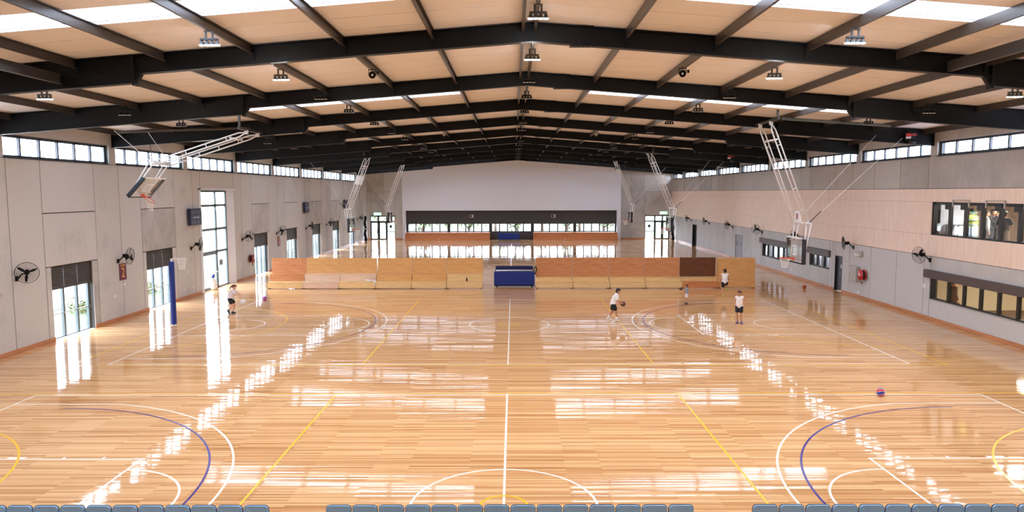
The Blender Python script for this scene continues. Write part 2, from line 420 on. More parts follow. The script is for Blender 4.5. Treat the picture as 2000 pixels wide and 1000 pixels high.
# walls: core with openings, then facing panels
def grid_wall(openings, a0, a1, z0, z1, d0, d1, axis, ztop=None):
    """wall slab in the plane (a, z), between depth d0 and d1, with rectangular openings; reveals closed."""
    As = sorted({a0, a1, *[o[0] for o in openings], *[o[1] for o in openings]}); Zs = sorted({z0, z1, *[o[2] for o in openings], *[o[3] for o in openings]})
    As = [a for a in As if a0 <= a <= a1]; Zs = [z for z in Zs if z0 <= z <= z1]
    def solid(i, j):
        if i < 0 or j < 0 or i >= len(As)-1 or j >= len(Zs)-1: return False
        a, z = (As[i]+As[i+1])/2, (Zs[j]+Zs[j+1])/2
        return not any(o[0] < a < o[1] and o[2] < z < o[3] for o in openings)
    idx = {}; vs = []
    def V(i, j, k):
        if (i, j, k) not in idx:
            a, z, d = As[i], Zs[j], (d0, d1)[k]
            if ztop and j == len(Zs)-1: z = ztop(a)
            idx[i, j, k] = len(vs); vs.append((d, a, z) if axis == 'x' else (a, d, z))
        return idx[i, j, k]
    fs = []
    for i in range(len(As)-1):
        for j in range(len(Zs)-1):
            if not solid(i, j): continue
            for k in (0, 1): fs.append((V(i, j, k), V(i+1, j, k), V(i+1, j+1, k), V(i, j+1, k)))
            for di, dj, e in ((-1, 0, ((i, j), (i, j+1))), (1, 0, ((i+1, j), (i+1, j+1))), (0, -1, ((i, j), (i+1, j))), (0, 1, ((i, j+1), (i+1, j+1)))):
                if not solid(i+di, j+dj):
                    (p, q), (r, s) = e; fs.append((V(p, q, 0), V(r, s, 0), V(r, s, 1), V(p, q, 1)))
    return MB().add(vs, fs)

WIN_L = [29.0, 36.45, 51.5, 58.85, 66.3, 73.65, 81.05]
WW = 2.78
open_L = [(s, s+WW, 0, 3.0) for s in WIN_L] + [(42.92, 48.0, 0, 6.15)]
CL_L = [(f+.28, f+7.1) for f in FR[3:12]]
open_L += [(a, b, 7.32, 8.14) for a, b in CL_L]
wl = struct('wall_left', 'left concrete wall', mb=grid_wall(open_L, YB, YE+.3, 0, 8.75, XL-.36, XL-.04, 'x'), mat=M_core)
def lpanel(y0, y1, z0, z1, name='wall_panel', mt=None):
    g = .02
    obj(name, MB().rbox(XL-.045, y0+g, z0+g, XL+.0, y1-g, z1-g, .008), mt or M_conc, wl)
ys = [YB, -5, -1.5, 2, 5.5, 9, 12, 15.2, 18.6, 22.2]
for a, b in zip(ys, ys[1:]): lpanel(a, b, 0, 7.3)
lpanel(22.2, 24.86, 0, 7.3); lpanel(24.86, 26.76, 0, 7.3)
def bay(s, nxt):
    lpanel(s-2.24, s-.34, 0, 7.3)
    # panel cut around the window
    lpanel(s-.34, s+3.22, 5.18, 7.3); lpanel(s-.34, s+3.22, 3.02, 5.18)
    lpanel(s-.34, s+.0, 0, 3.02); lpanel(s+WW, s+3.22, 0, 3.02)
    lpanel(s+3.22, nxt, 0, 7.3)
bay(29.0, 34.21); 
lpanel(34.21, 36.11, 0, 7.3)
lpanel(36.11, 39.67, 5.18, 7.3); lpanel(36.11, 39.67, 3.02, 5.18); lpanel(36.11, 36.45, 0, 3.02); lpanel(39.23, 39.67, 0, 3.02); lpanel(39.67, 41.9, 0, 7.3)
lpanel(41.9, 42.92, 0, 7.3); lpanel(42.92, 48.0, 6.15, 7.3); lpanel(48.0, 49.26, 0, 7.3)
for i, s in enumerate(WIN_L[2:]):
    nx = WIN_L[i+3]-2.24 if i+3 < len(WIN_L) else 86.2
    bay(s, nx)
lpanel(86.2, 88.7, 0, 7.3); lpanel(88.7, YE, 0, 7.3)
# strip over the clerestory and the piers between its windows
obj('head_panel', MB().box(XL-.045, YB, 8.16, XL, YE, 8.74), M_conc_u, wl)
prev = YB
for a, b in CL_L+[(YE, YE)]:
    obj('pier_panel', MB().box(XL-.045, prev, 7.3, XL, a, 8.16), M_conc_u, wl); prev = b
# ---- right wall, in its own slightly turned frame: local y along the wall from YR0, local x outward
def rstruct(name, label=None, mb=None, mt=None): return struct(name, label, (XR0, YR0, 0), -TH, mb, mt)
def ry(y): return y-YR0
CL_R = [(f+.25, f+7.08) for f in FR[3:12]]+[(FR[12]+.25, 91.0)]
CL_R = [c for c in CL_R]
WU = (19.3, 33.72, 3.97, 5.5); WLo = (19.3, 33.56, .98, 2.1)
W1 = (51.2, 56.85, .96, 2.0); W2 = (44.46, 47.55, 1.18, 2.0)
D1 = (42.7, 43.68, 0, 2.13); DD = (61.98, 63.9, 0, 2.18); FD = (78.1, 80.1, 0, 2.42)
open_R = [WU, WLo, W1, W2, D1, DD, FD]+[(a, b, 7.62, 8.26) for a, b in CL_R]
wr = rstruct('wall_right', 'right wall of grey concrete under a pale timber band', grid_wall([(ry(a), ry(b), c, d) for a, b, c, d in open_R], ry(YB), ry(YE+.6), 0, 8.75, .04, .36, 'x'), M_core)
def cut_rects(y0, y1, z0, z1, ops):
    """the rectangle minus the openings, as rectangles"""
    out = [(y0, y1, z0, z1)]
    for a, b, c, d in ops:
        nxt = []
        for (p, q, r, s) in out:
            if b <= p or a >= q or d <= r or c >= s: nxt.append((p, q, r, s)); continue
            if a > p: nxt.append((p, a, r, s))
            if b < q: nxt.append((b, q, r, s))
            p2, q2 = max(p, a), min(q, b)
            if c > r: nxt.append((p2, q2, r, c))
            if d < s: nxt.append((p2, q2, d, s))
        out = nxt
    return [o for o in out if o[1]-o[0] > .03 and o[3]-o[2] > .03]
def rpanel(y0, y1, z0, z1, mt, name='wall_panel', d=.045, g=.018):
    for a, b, c, e in cut_rects(y0, y1, z0, z1, open_R):
        obj(name, MB().rbox(d-.045, ry(a)+g, c+g, .046, ry(b)-g, e-g, .006), mt, wr)
rj = [YB, -4, 1, 5.9, 8.5, 11.2, 13.6, 16.1, 18.6, 21.2, 24.0, 26.5, 34.1, 36.6, 39.25, 41.8, 44.06, 47.9, 49.4, 51.5, 57.25, 59.65, 62.0, 64.85, 67.3, 69.9, 72.5, 74.9, 77.5, 80.2, 82.6, 85.2, 87.8, YE+.3]
for a, b in zip(rj, rj[1:]):
    rpanel(a, b, 6.1, 7.62, M_conc_u); rpanel(a, b, 0, 2.98, M_conc_r)
rpanel(YB, YE+.3, 8.26, 8.74, M_conc_u, 'head_panel', g=0); rpanel(YB, YE+.3, 7.62, 8.26, M_conc_u, 'pier_panel', g=0)
zs = [2.98, 3.97, 5.5, 6.1]
for r, (z0, z1) in enumerate(zip(zs, zs[1:])):
    y = YB-(r % 2)*1.5
    while y < YE+.3:
        rpanel(max(y, YB), min(y+3.0, YE+.3), z0, z1, M_ply, 'timber_panel', .055, .003); y += 3.0

# ---- far end wall
DL = (-18.05, -14.86, 0, 3.05); DR = (16.95, 20.12, 0, 3.05)
we_open = [DL, DR, (-13.45, 13.32, 1.0, 2.03)]
we = struct('wall_back', 'far end wall', mb=grid_wall(we_open, XL-.3, 21.0, 0, 8.2, YE+.02, YE+.3, 'y', ztop=lambda a: zroof(a)+.1), mat=M_core)
# tall gable fill so that the slab meets the roof at the ridge
obj('gable_core', MB().prism([(XL-.3, 8.0), (21.0, 8.0), (21.0, zroof(21)+.15), (RIDGE, ZR+.15), (XL-.3, zroof(XL-.3)+.15)], 'y', YE+.02, YE+.3), M_core, we)
def epanel(x0, x1, z0, z1, mt, name='wall_panel', y=YE, t=.04):
    def top(x): return min(z1, zroof(x)-.0) if z1 > 8 else z1
    for a, b, c, d in cut_rects(x0, x1, z0, z1, we_open):
        z_a, z_b = (zroof(a), zroof(b)) if d > 8 else (d, d)
        g = .012
        obj(name, MB().prism([(a+g, c+g), (b-g, c+g), (b-g, z_b-g), (a+g, z_a-g)], 'y', y-t, y+.02), mt, we)
for x0, x1 in ((XL, -16.3), (-16.3, -13.85)):
    epanel(x0, x1, 0, 6.07, M_conc); epanel(x0, x1, 6.07, 9.9, M_conc)
for x0, x1 in ((13.8, 15.2), (15.2, 16.8)): epanel(x0, x1, 0, 9.9, M_conc)
epanel(16.8, 20.35, 0, 6.05, M_conc); epanel(16.8, 20.35, 6.05, 9.9, M_conc)
# white box wall above the dark band, with returns to the floor
obj('white_panel', MB().prism([(-13.85, 3.7), (13.8, 3.7), (13.8, zroof(13.8)), (RIDGE, ZR), (-13.85, zroof(-13.85))], 'y', YE-.55, YE+.01), M_white, we)
for a, b in ((-13.85, -13.46), (13.33, 13.8)): obj('white_return', MB().box(a, YE-.55, 0, b, YE+.01, 3.7), M_white, we)
obj('dark_band', MB().box(-13.46, YE-.06, 2.03, 13.33, YE+.02, 3.7), M_band, we)
obj('dark_band', MB().box(-13.46, YE-.06, 0.0, 13.33, YE+.02, 1.0), M_band, we)
# wall behind the camera
wf = struct('wall_front', 'plain wall behind the seating', mb=MB().prism([(XL-.3, 0), (20.9, 0), (20.9, zroof(20.9)+.1), (RIDGE, ZR+.1), (XL-.3, zroof(XL-.3)+.1)], 'y', YB-.3, YB), mat=M_conc)

# skirtings
bl = struct('baseboard_left', 'timber skirting along the left wall')
prev = YB
for a, b, c, d in sorted([o for o in open_L if o[2] == 0])+[(YE, YE, 0, 0)]:
    obj('skirting_board', MB().rbox(XL, prev, 0, XL+.03, a, .17, .008), M_base, bl); prev = b
brd = rstruct('baseboard_right', 'timber skirting along the right wall')
prev = YB
for a, b, c, d in sorted([o for o in open_R if o[2] == 0])+[(YE-.1, YE, 0, 0)]:
    obj('skirting_board', MB().rbox(-.03, ry(prev), 0, 0, ry(a), .17, .008), M_base, brd); prev = b
be = struct('baseboard_back', 'timber skirting along the far wall')
for a, b in ((XL, -18.05), (-14.86, -13.85), (13.8, 16.95)): obj('skirting_board', MB().box(a, YE-.07, 0, b, YE-.04, .15), M_base, be)

# ------------------------------------------------------------------ roof: lining panels, skylights, purlins
ce = struct('ceiling', 'pitched ceiling of pale lining panels with skylight strips')
SKYL = [.8, 8.0, 15.45, 30.0, 37.5, 52.2, 59.8, 74.6, 83.6]  # first strip, out of view overhead, is added for its light
SW = 1.15
rows = []; prev = YB
for s in SKYL+[None]:
    a = s-SW/2 if s else YE
    n = max(1, round((a-prev)/1.1))
    for i in range(n): rows.append((prev+(a-prev)*i/n, prev+(a-prev)*(i+1)/n, False))
    if s: rows.append((a, a+SW, True)); prev = a+SW
def slope_box(x0, x1, y0, y1, t0, t1, g=.013):
    o = .02
    return MB().prism([(x0, zroof(x0)+o+t0), (x1, zroof(x1)+o+t0), (x1, zroof(x1)+o+t1), (x0, zroof(x0)+o+t1)], 'y', y0+g, y1-g)
M_roofing = mat('roof_sheet', (190, 190, 190), .5)
SK = ((-16.25, -1.95), (3.32, 17.1))
for y0, y1, sky in rows:
    for side, (xa, xb) in enumerate(((XL-.2, RIDGE), (RIDGE, 20.75))):
        if not sky:
            obj('roof_panel', slope_box(xa, xb, y0, y1, 0, .06), M_ceil, ce)
        else:
            s0, s1 = SK[side]
            obj('roof_panel', slope_box(xa, s0, y0, y1, 0, .06), M_ceil, ce); obj('roof_panel', slope_box(s1, xb, y0, y1, 0, .06), M_ceil, ce)
            obj('skylight_pane', slope_box(s0, s1, y0, y1, 0, .008, 0), M_milky, ce)
            xm = (s0+s1)/2; sl = (zroof(s1)-zroof(s0))/(s1-s0)
            portal((xm, (y0+y1)/2, zroof(xm)+.12), (sl, 0, -1), s1-s0, y1-y0, (0, 1, 0))
# outer sheet above the lining, open over the skylights
prev = YB-.3
for s in SKYL+[None]:
    a = s-SW/2 if s else YE+.3
    for xa, xb in ((XL-.4, RIDGE), (RIDGE, 21.0)): obj('roof_sheet', slope_box(xa, xb, prev, a, .061, .09, 0), M_roofing, ce)
    if s:
        for side, (xa, xb) in enumerate(((XL-.4, RIDGE), (RIDGE, 21.0))):
            obj('roof_sheet', slope_box(xa, SK[side][0], a, a+SW, .061, .09, 0), M_roofing, ce); obj('roof_sheet', slope_box(SK[side][1], xb, a, a+SW, .061, .09, 0), M_roofing, ce)
        prev = a+SW
PX = [-17.8, -15.5, -13.2, -10.92, -8.65, -6.42, -4.09, -1.83, .45, .75, 3.08, 5.34, 7.63, 9.93, 12.2, 14.5, 16.8, 19.1]
PD = .23
for a, b in zip(FR+[YE], (FR+[YE])[1:]):
    if a >= YE-.5: continue
    for x in PX:
        zt = zroof(x)+.015; y0, y1 = a+.02, b-.02; t = .035
        # a C-shaped purlin: web and two lips
        mb = MB().prism([(x-t, zt), (x+t, zt), (x+t, zt-.02), (x-t+.014, zt-.02), (x-t+.014, zt-PD+.02), (x+t, zt-PD+.02), (x+t, zt-PD), (x-t, zt-PD)], 'y', y0, y1)
        obj('purlin', mb, M_purlin, ce)
# steel portal rafters
def ibeam(x0, x1, top0, top1, d0, d1, w=.22):
    """rafter between x0 and x1 as an I section in the x-z plane, width w in y (about y=0)"""
    mb = MB(); f = .022
    q = [(x0, top0), (x1, top1), (x1, top1-f), (x0, top0-f)]; mb.prism(q, 'y', -w/2, w/2)
    q = [(x0, top0-d0), (x1, top1-d1), (x1, top1-d1+f), (x0, top0-d0+f)]; mb.prism(q, 'y', -w/2, w/2)
    q = [(x0, top0-f), (x1, top1-f), (x1, top1-d1+f), (x0, top0-d0+f)]; mb.prism(q, 'y', -.012, .012)
    return mb
HXL, HXR, D_, DH = -9.45, 12.35, .475, .70
XRI = 19.4
def z_(x): return zroof(x)
rmeshes = None
def rafter_parts(xr):
    P = []
    P.append(('rafter', ibeam(HXL, RIDGE, z_(HXL), z_(RIDGE), D_, D_)))
    P.append(('rafter', ibeam(RIDGE, HXR, z_(RIDGE), z_(HXR), D_, D_)))
    P.append(('haunch', ibeam(XL, HXL, z_(XL), z_(HXL), DH, DH)))
    P.append(('haunch', ibeam(HXR, xr, z_(HXR), z_(xr), DH, DH)))
    for x, sg in ((HXL, -1), (HXR, 1)):
        mb = MB()
        zt = z_(x); mb.box(x-.03, -.115, zt-DH-.06, x+.03, .115, zt+.0)
        mb.prism([(x-sg*.03, zt-D_), (x-sg*.2, zt-D_), (x-sg*.03, zt-DH-.02)], 'y', -.06, .06)
        for k in range(6):
            zz = zt-.06-k*.115
            for dx in (-.06, .06):
                for dy in (-.075, .075): mb.cyl((x+dx*.5, dy, zz), (x+dx*1.05, dy, zz), .018, n=6)
        P.append(('bolt_plate', mb))
    mb = MB(); x = 1.98; zt = z_(x)
    mb.box(x-.35, -.12, zt, x+.35, .12, zt+.018); mb.box(x-.35, -.12, zt-D_-.018, x+.35, .12, zt-D_); mb.box(x-.06, -.03, zt-D_+.03, x+.06, .03, zt-.03)
    for k in range(5):
        for dx in (-.03, .03): mb.cyl((x+dx, -.045, zt-.08-k*.08), (x+dx, -.03, zt-.08-k*.08), .014, n=6)
        mb.cyl((x-.25+k*.12, -.07, zt-D_-.04), (x-.25+k*.12, -.07, zt-D_-.018), .016, n=6)
    P.append(('bolt_plate', mb))
    mb = MB()
    for x in PX[2:-2]:
        zt = z_(x); mb.box(x-.05, -.05, zt-.36, x+.05, -.012, zt-.03)
        mb.cyl((x-.02, -.062, zt-.29), (x-.02, -.05, zt-.29), .016, n=6); mb.cyl((x+.02, -.062, zt-.33), (x+.02, -.05, zt-.33), .016, n=6)
    P.append(('bolt_bracket', mb))
    return P
RP = {}
for k, f in enumerate(FR):
    if f < 3: continue
    rb = struct('roof_beam', ('black steel portal beam spanning the hall, ' + ORD[k-3] + ' from the camera') if k > 2 else 'black steel portal beam over the seating', (0, f, 0))
    xr = XR0+(f-27)*TH
    for nm, mb in rafter_parts(xr):
        obj(nm, mb, M_black, rb)
# ties between the first frames, and the pipes that carry the hoops
tb = struct('roof_beam', 'dark longitudinal tie beam low on the first frames')
for x, z in ((-11.32, 8.74), (11.25, 9.0)):
    obj('tie', MB().prism([(x-.06, z), (x+.06, z), (x+.06, z+.02), (x+.01, z+.02), (x+.01, z+.26), (x-.06, z+.26)], 'y', 11.8, 18.95), M_purlin, tb)

# ------------------------------------------------------------------ windows and doors
def clere(idx, y0, y1, z0, z1, side):
    if side == 'L': r = struct('window_%d' % idx, None, (XL-.2, 0, 0)); conv = lambda y: y
    else: r = struct('window_%d' % idx, None, (XR0, YR0, 0), -TH); conv = ry
    dx = 0 if side == 'L' else .2
    fb = MB(); w_ = .085; t = .05
    A, B = conv(y0), conv(y1)
    fb.box(dx-t, A, z0, dx+t, B, z0+w_); fb.box(dx-t, A, z1-w_, dx+t, B, z1)
    fb.box(dx-t, A, z0, dx+t, A+w_, z1); fb.box(dx-t, B-w_, z0, dx+t, B, z1)
    n = 6 if y1-y0 > 4 else 4; st = (B-A)/n
    for i in range(1, n): fb.box(dx-t, A+i*st-w_/2, z0, dx+t, A+i*st+w_/2, z1)
    obj('frame', fb, M_frame, r)
    ins = MB(); sgn = 1 if side == 'L' else -1
    ins.box(dx+sgn*.05, A-.0, z0-.05, dx+sgn*.235, B, z0+.0); obj('sill', ins, M_frame, r)
    for i in range(n):
        lou = (i == n-1 if side == 'L' else i == 0)
        a, b = A+i*st+.03, A+(i+1)*st-.03
        if not lou: obj('pane', MB().box(dx-.006, a, z0+w_, dx+.006, b, z1-w_), M_glass, r)
        else:
            for k in range(6):
                zz = z0+w_+(z1-z0-2*w_)*(k+.5)/6; h = (z1-z0-2*w_)/6
                p = obj('louvre_blade', MB().prism([(dx-.03, zz-h*.5), (dx-.022, zz-h*.52), (dx+.03, zz+h*.5), (dx+.022, zz+h*.52)], 'y', a, b), M_frost, r)
    return r
wi = 1
for a, b in CL_L: clere(wi, a, b, 7.32, 8.14, 'L'); wi += 1
for a, b in CL_R: clere(wi, a, b, 7.62, 8.26, 'R'); wi += 1
portal((XL-.4, (CL_L[0][0]+CL_L[-1][1])/2, 7.73), (1, 0, 0), .82, CL_L[-1][1]-CL_L[0][0], (0, 1, 0))
cR = RW((CL_R[0][0]+CL_R[-1][1])/2, -.42, 7.94)
portal(cR, (-math.cos(TH), math.sin(TH), 0), .64, CL_R[-1][1]-CL_R[0][0], (math.sin(TH), math.cos(TH), 0))

for k, s in enumerate(WIN_L):
    r = struct('window_%d' % wi, 'tall window with a half lowered dark shutter, left wall', (XL-.24, s, 0)); wi += 1
    fb = MB(); w_ = .11; t = .05
    for yy in (0, WW/3, 2*WW/3, WW-w_): fb.box(-t, yy, 0, t, yy+w_, 3.0)
    fb.box(-t, 0, 2.94, t, WW, 3.0); fb.box(-t, 0, 0, t, WW, .05)
    obj('frame', fb, M_frame_g, r)
    rl = MB().box(-.02, 0, 1.0, .02, WW, 1.035)
    for yy in (WW/3, 2*WW/3, WW-.06): rl.sph((t+.01, yy+.035, 1.02), .03, 8, 6)
    obj('guard_rail', rl, M_greyp, r)
    for i in range(3):
        a, b = i*WW/3+w_, (i+1)*WW/3-(w_ if i == 2 else 0)
        obj('pane', MB().box(-.006, a, .05, .006, b, 2.94), M_glass, r)
    for i in range(3):
        a, b = i*WW/3+.02, (i+1)*WW/3-.02
        mb = MB(); nz = 11; poly = []
        z0, z1 = 2.14, 2.98
        pts = []
        for q in range(nz):
            za = z0+(z1-z0)*q/nz; zb = z0+(z1-z0)*(q+1)/nz
            pts += [(.10, za), (.125, za+.012), (.125, zb-.02), (.10, zb-.004)]
        prof = pts+[(.085, z1), (.085, z0)]
        mb.add([(x, a, z) for x, z in prof]+[(x, b, z) for x, z in prof],
               [tuple(range(len(prof))), tuple(range(2*len(prof)-1, len(prof)-1, -1))]+[(i_, len(prof)+i_, len(prof)+(i_+1) % len(prof), (i_+1) % len(prof)) for i_ in range(len(prof))])
        obj('shutter_panel', mb, M_shut, r)
    obj('shutter_bar', MB().rbox(.075, .01, 2.05, .14, WW-.01, 2.15, .01), M_shut, r)
    obj('sill', MB().box(-.08, 0, -.01, .24, WW, .012), M_whitep, r)
    portal((XL-.42, s+WW/2, 1.02), (1, 0, 0), 2.04, WW, (0, 1, 0))
# tall glazed door in the left wall
r = struct('door_1', 'tall glazed door in the left wall', (XL-.26, 42.92, 0))
fb = MB(); t = .045; L_ = 5.08-.85
zb = [0.0, 2.3, 3.72, 5.2, 6.1]; ysd = [0, 2.62, L_]
for yy in ysd: fb.box(-t, yy-.08 if yy else 0, 0, t, yy+.1, 6.12)
for z in zb[1:]: fb.box(-t, 0, z-.08, t, L_, z+.08)
fb.box(-t, 0, 0, t, L_, .1)
obj('frame', fb, M_frame_g, r)
for i in range(2):
    for j in range(4): obj('pane', MB().box(-.006, ysd[i]+.06, zb[j]+.05, .006, ysd[i+1]-.05, zb[j+1]-.05), M_glass, r)
df = MB()
for yy in (.08, 2.45): df.box(-.03, yy, .05, .05, yy+.12, 2.25)
for z in (.05, 2.13): df.box(-.03, .08, z, .05, 2.57, z+.12)
obj('door_leaf', df, M_frame_g, r)
obj('door_handle', MB().cyl((.1, .25, 1.02), (.1, 2.45, 1.02), .03, n=10).cyl((.04, .3, 1.02), (.1, .3, 1.02), .02).cyl((.04, 2.4, 1.02), (.1, 2.4, 1.02), .02), M_whitep, r)
obj('door_closer', MB().rbox(.05, .9, 2.1, .12, 1.5, 2.17, .01), M_whitep, r)
obj('notice', MB().box(.01, 2.98, 1.36, .02, 3.5, 1.72), M_frame_g, r)
# pale splayed reveal beside the glass
obj('reveal', MB().prism([(-.05, L_+.07), (.26, 5.08), (-.1, 5.08), (-.1, L_+.07)], 'z', 0, 6.15), M_white, r)
obj('reveal', MB().box(-.1, -.02, 0, .262, .0, 6.15), mat('pale_blue_reveal', (214, 222, 230), .5), r)
obj('surround', MB().rbox(.245, -.3, 0, .31, 0, 6.25, .008), mat('pale_blue_reveal', (214, 222, 230), .5), r); obj('surround', MB().rbox(.245, -.3, 6.15, .31, 5.2, 6.25, .008), M_white, r)
portal((XL-.42, 42.92+2.1, 3.07), (1, 0, 0), 6.1, 4.2, (0, 1, 0))

# end wall windows (five groups of five) and doors
ew = [(-13.25, -8.15), (-7.92, -2.83), (-2.58, 2.5), (2.76, 7.9), (8.16, 13.2)]
for a, b in ew:
    r = struct('window_%d' % wi, 'low window of five panes in the far wall', (0, YE+.05, 0)); wi += 1
    fb = MB(); fb.box(a-.08, -.05, 1.0, b+.08, .05, 1.06); fb.box(a-.08, -.05, 1.98, b+.08, .05, 2.03)
    st = (b-a)/5
    for i in range(6): fb.box(a+i*st-.07, -.05, 1.0, a+i*st+.07, .05, 2.03)
    obj('frame', fb, M_frame_k, r)
    for i in range(5): obj('pane', MB().box(a+i*st+.04, -.006, 1.05, a+(i+1)*st-.04, .006, 1.99), M_glass, r)
fb = MB()
r = struct('trim_1', 'dark mullions between the low far windows', (0, YE+.05, 0))
for a, b in ((-13.46, -13.3), (-8.1, -7.97), (-2.78, -2.63), (2.55, 2.71), (7.95, 8.11), (13.25, 13.34)): obj('mullion', MB().box(a, -.07, 1.0, b, .08, 2.03), M_band, r)
portal((0, YE+.35, 1.5), (0, -1, 0), 26.6, 1.0, (0, 0, 1))
def end_door(idx, x0, x1, leafs, side):
    r = struct('door_%d' % idx, 'glazed double door in the far wall', (0, YE+.1, 0)); fb = MB(); t = .05
    xs = [x0, *leafs, x1]
    for x in xs: fb.box(x-.085 if x > x0 else x, -t, 0, x+.085 if x < x1 else x, t, 3.05)
    for z in (2.3, 3.0): fb.box(x0, -t, z-.07, x1, t, z+.07)
    obj('frame', fb, M_frame_k, r)
    for i in range(3):
        a, b = xs[i]+.06, xs[i+1]-.06
        obj('pane', MB().box(a, -.006, 2.35, b, .006, 2.95), M_glass, r)
        obj('pane', MB().box(a, -.006, .05, b, .006, 2.25), M_glass, r)
        isleaf = (i < 2 if side == 'L' else i > 0)
        if isleaf:
            lf = MB().box(a, -.03, 0, a+.1, .03, 2.25).box(b-.1, -.03, 0, b, .03, 2.25).box(a, -.03, 0, b, .03, .12).box(a, -.03, 2.15, b, .03, 2.25)
            l = obj('door_leaf', lf, M_frame_k, r)
            obj('push_bar', MB().cyl((a+.1, -.08, 1.03), (b-.1, -.08, 1.03), .02, n=8), M_whitep, l)
        else:
            obj('rail', MB().box(a, -.03, .98, b, .03, 1.05), M_frame_k, r)
            obj('notice', MB().box((a+b)/2-.2, -.02, 1.5, (a+b)/2+.1, -.008, 1.85), M_frame_k, r)
    portal(((x0+x1)/2, YE+.35, 1.5), (0, -1, 0), x1-x0, 3.0, (0, 0, 1))
end_door(2, DL[0], DL[1], (-17.0, -15.95), 'L'); end_door(3, DR[0], DR[1], (18.22, 19.2), 'R')

# right wall windows
def rwin(idx, o, muls, mt, fw, label):
    r = rstruct('window_%d' % idx, label); y0, y1, z0, z1 = o; fb = MB(); A, B = ry(y0), ry(y1)
    fb.box(.1, A, z0, .2, B, z0+.07); fb.box(.1, A, z1-.12, .2, B, z1); fb.box(.06, A, z0, .2, A+.1, z1); fb.box(.06, B-.1, z0, .2, B, z1)
    ed = [y0+.1]+[m_ for m_ in muls if y0+.2 < m_ < y1-.2]+[y1-.1]
    for m_ in ed[1:-1]: fb.box(.08, ry(m_)-fw/2, z0, .2, ry(m_)+fw/2, z1)
    obj('frame', fb, mt, r)
    for a, b in zip(ed, ed[1:]): obj('pane', MB().box(.145, ry(a), z0+.05, .155, ry(b), z1-.08), M_glass, r)
    return r
mu = [32.44-1.125*i for i in range(12)][::-1]
r = rwin(wi, WU, mu, M_frame_k, .16, 'upper viewing window onto the hall'); wi += 1
for m_ in mu:
    obj('stile_head', MB().rbox(-.01, ry(m_)-.22, 5.18, .12, ry(m_)+.22, 5.4, .01), M_frame_k, r)
for i, m_ in enumerate(mu):
    a = ry(m_-.45)
    br_ = MB().box(-.07, a, 5.3, -.03, a+.06, 5.62); obj('bracket', br_, M_greyp, r)
    if i % 2 == 0: obj('guide_rail', MB().box(-.06, a, 5.58, -.03, a+1.18, 5.62), M_greyp, r)
ml = [32.29-1.13*i for i in range(12)][::-1]
r = rwin(wi, WLo, ml, M_frame_k, .12, 'low window under a brown shutter hood'); wi += 1
obj('hood', MB().rbox(-.16, ry(19.0), 1.98, .05, ry(33.88), 2.35, .015), mat('brown_hood', (82, 70, 68), .5), r)
obj('sill', MB().box(-.02, ry(19.3), .95, .12, ry(33.56), .99), M_greyp, r)
r = rwin(wi, W1, [52.55, 53.65, 54.75, 55.85], M_frame_k, .12, 'low window with pale curtains, farther one on the right wall'); wi += 1
obj('hood', MB().rbox(-.14, ry(50.9), 1.97, .05, ry(57.2), 2.37, .015), M_hood, r)
r = rwin(wi, W2, [45.5, 46.55], M_frame_k, .14, 'low window with pale curtains, nearer one on the right wall'); wi += 1
obj('hood', MB().rbox(-.14, ry(44.3), 1.97, .05, ry(47.85), 2.37, .015), M_hood, r)
# right wall doors
r = rstruct('door_4', 'dark single door in the right wall')
obj('door_leaf', MB().rbox(.12, ry(D1[0])+.05, 0.02, .17, ry(D1[1])-.05, 2.08, .006), mat('dark_door', (56, 58, 64), .4), r)
fb = MB(); fb.box(0, ry(D1[0]), 0, .2, ry(D1[0])+.05, 2.13).box(0, ry(D1[1])-.05, 0, .2, ry(D1[1]), 2.13).box(0, ry(D1[0]), 2.08, .2, ry(D1[1]), 2.13); obj('door_frame', fb, M_frame_k, r)
obj('door_handle', MB().cyl((.06, ry(42.95), 1.05), (.06, ry(43.1), 1.05), .018).cyl((.12, ry(42.95), 1.05), (.06, ry(42.95), 1.05), .018), M_steel, r)
obj('door_sign', MB().box(.105, ry(42.9), 1.4, .118, ry(43.1), 1.62), M_whitep, r)
r = rstruct('door_5', 'grey double door in the right wall')
mg = mat('grey_door', (138, 136, 140), .5)
for a, b in ((61.98, 62.93), (62.95, 63.9)):
    l = obj('door_leaf', MB().rbox(.02, ry(a)+.01, .02, .07, ry(b)-.01, 2.15, .006), mg, r)
    obj('viewing_pane', MB().box(.005, ry((a+b)/2)-.08, 1.25, .02, ry((a+b)/2)+.12, 1.65), M_frame_k, l)
fb = MB().box(-.02, ry(61.9), 0, .08, ry(61.98), 2.25).box(-.02, ry(63.9), 0, .08, ry(63.98), 2.25).box(-.02, ry(61.9), 2.17, .08, ry(63.98), 2.25); obj('door_frame', fb, mg, r)
r = rstruct('door_6', 'dark open doorway at the far end of the right wall')
fb = MB().box(0, ry(78.1), 0, .3, ry(78.16), 2.42).box(0, ry(80.04), 0, .3, ry(80.1), 2.42).box(0, ry(78.1), 2.36, .3, ry(80.1), 2.42); obj('door_frame', fb, M_frame_k, r)
obj('door_leaf', MB().box(.3, ry(78.1), 0, .34, ry(80.1), 2.4), mat('doorway_shade', (48, 46, 48), .5), r)  # dark sheet standing in for the shade inside the open doorway

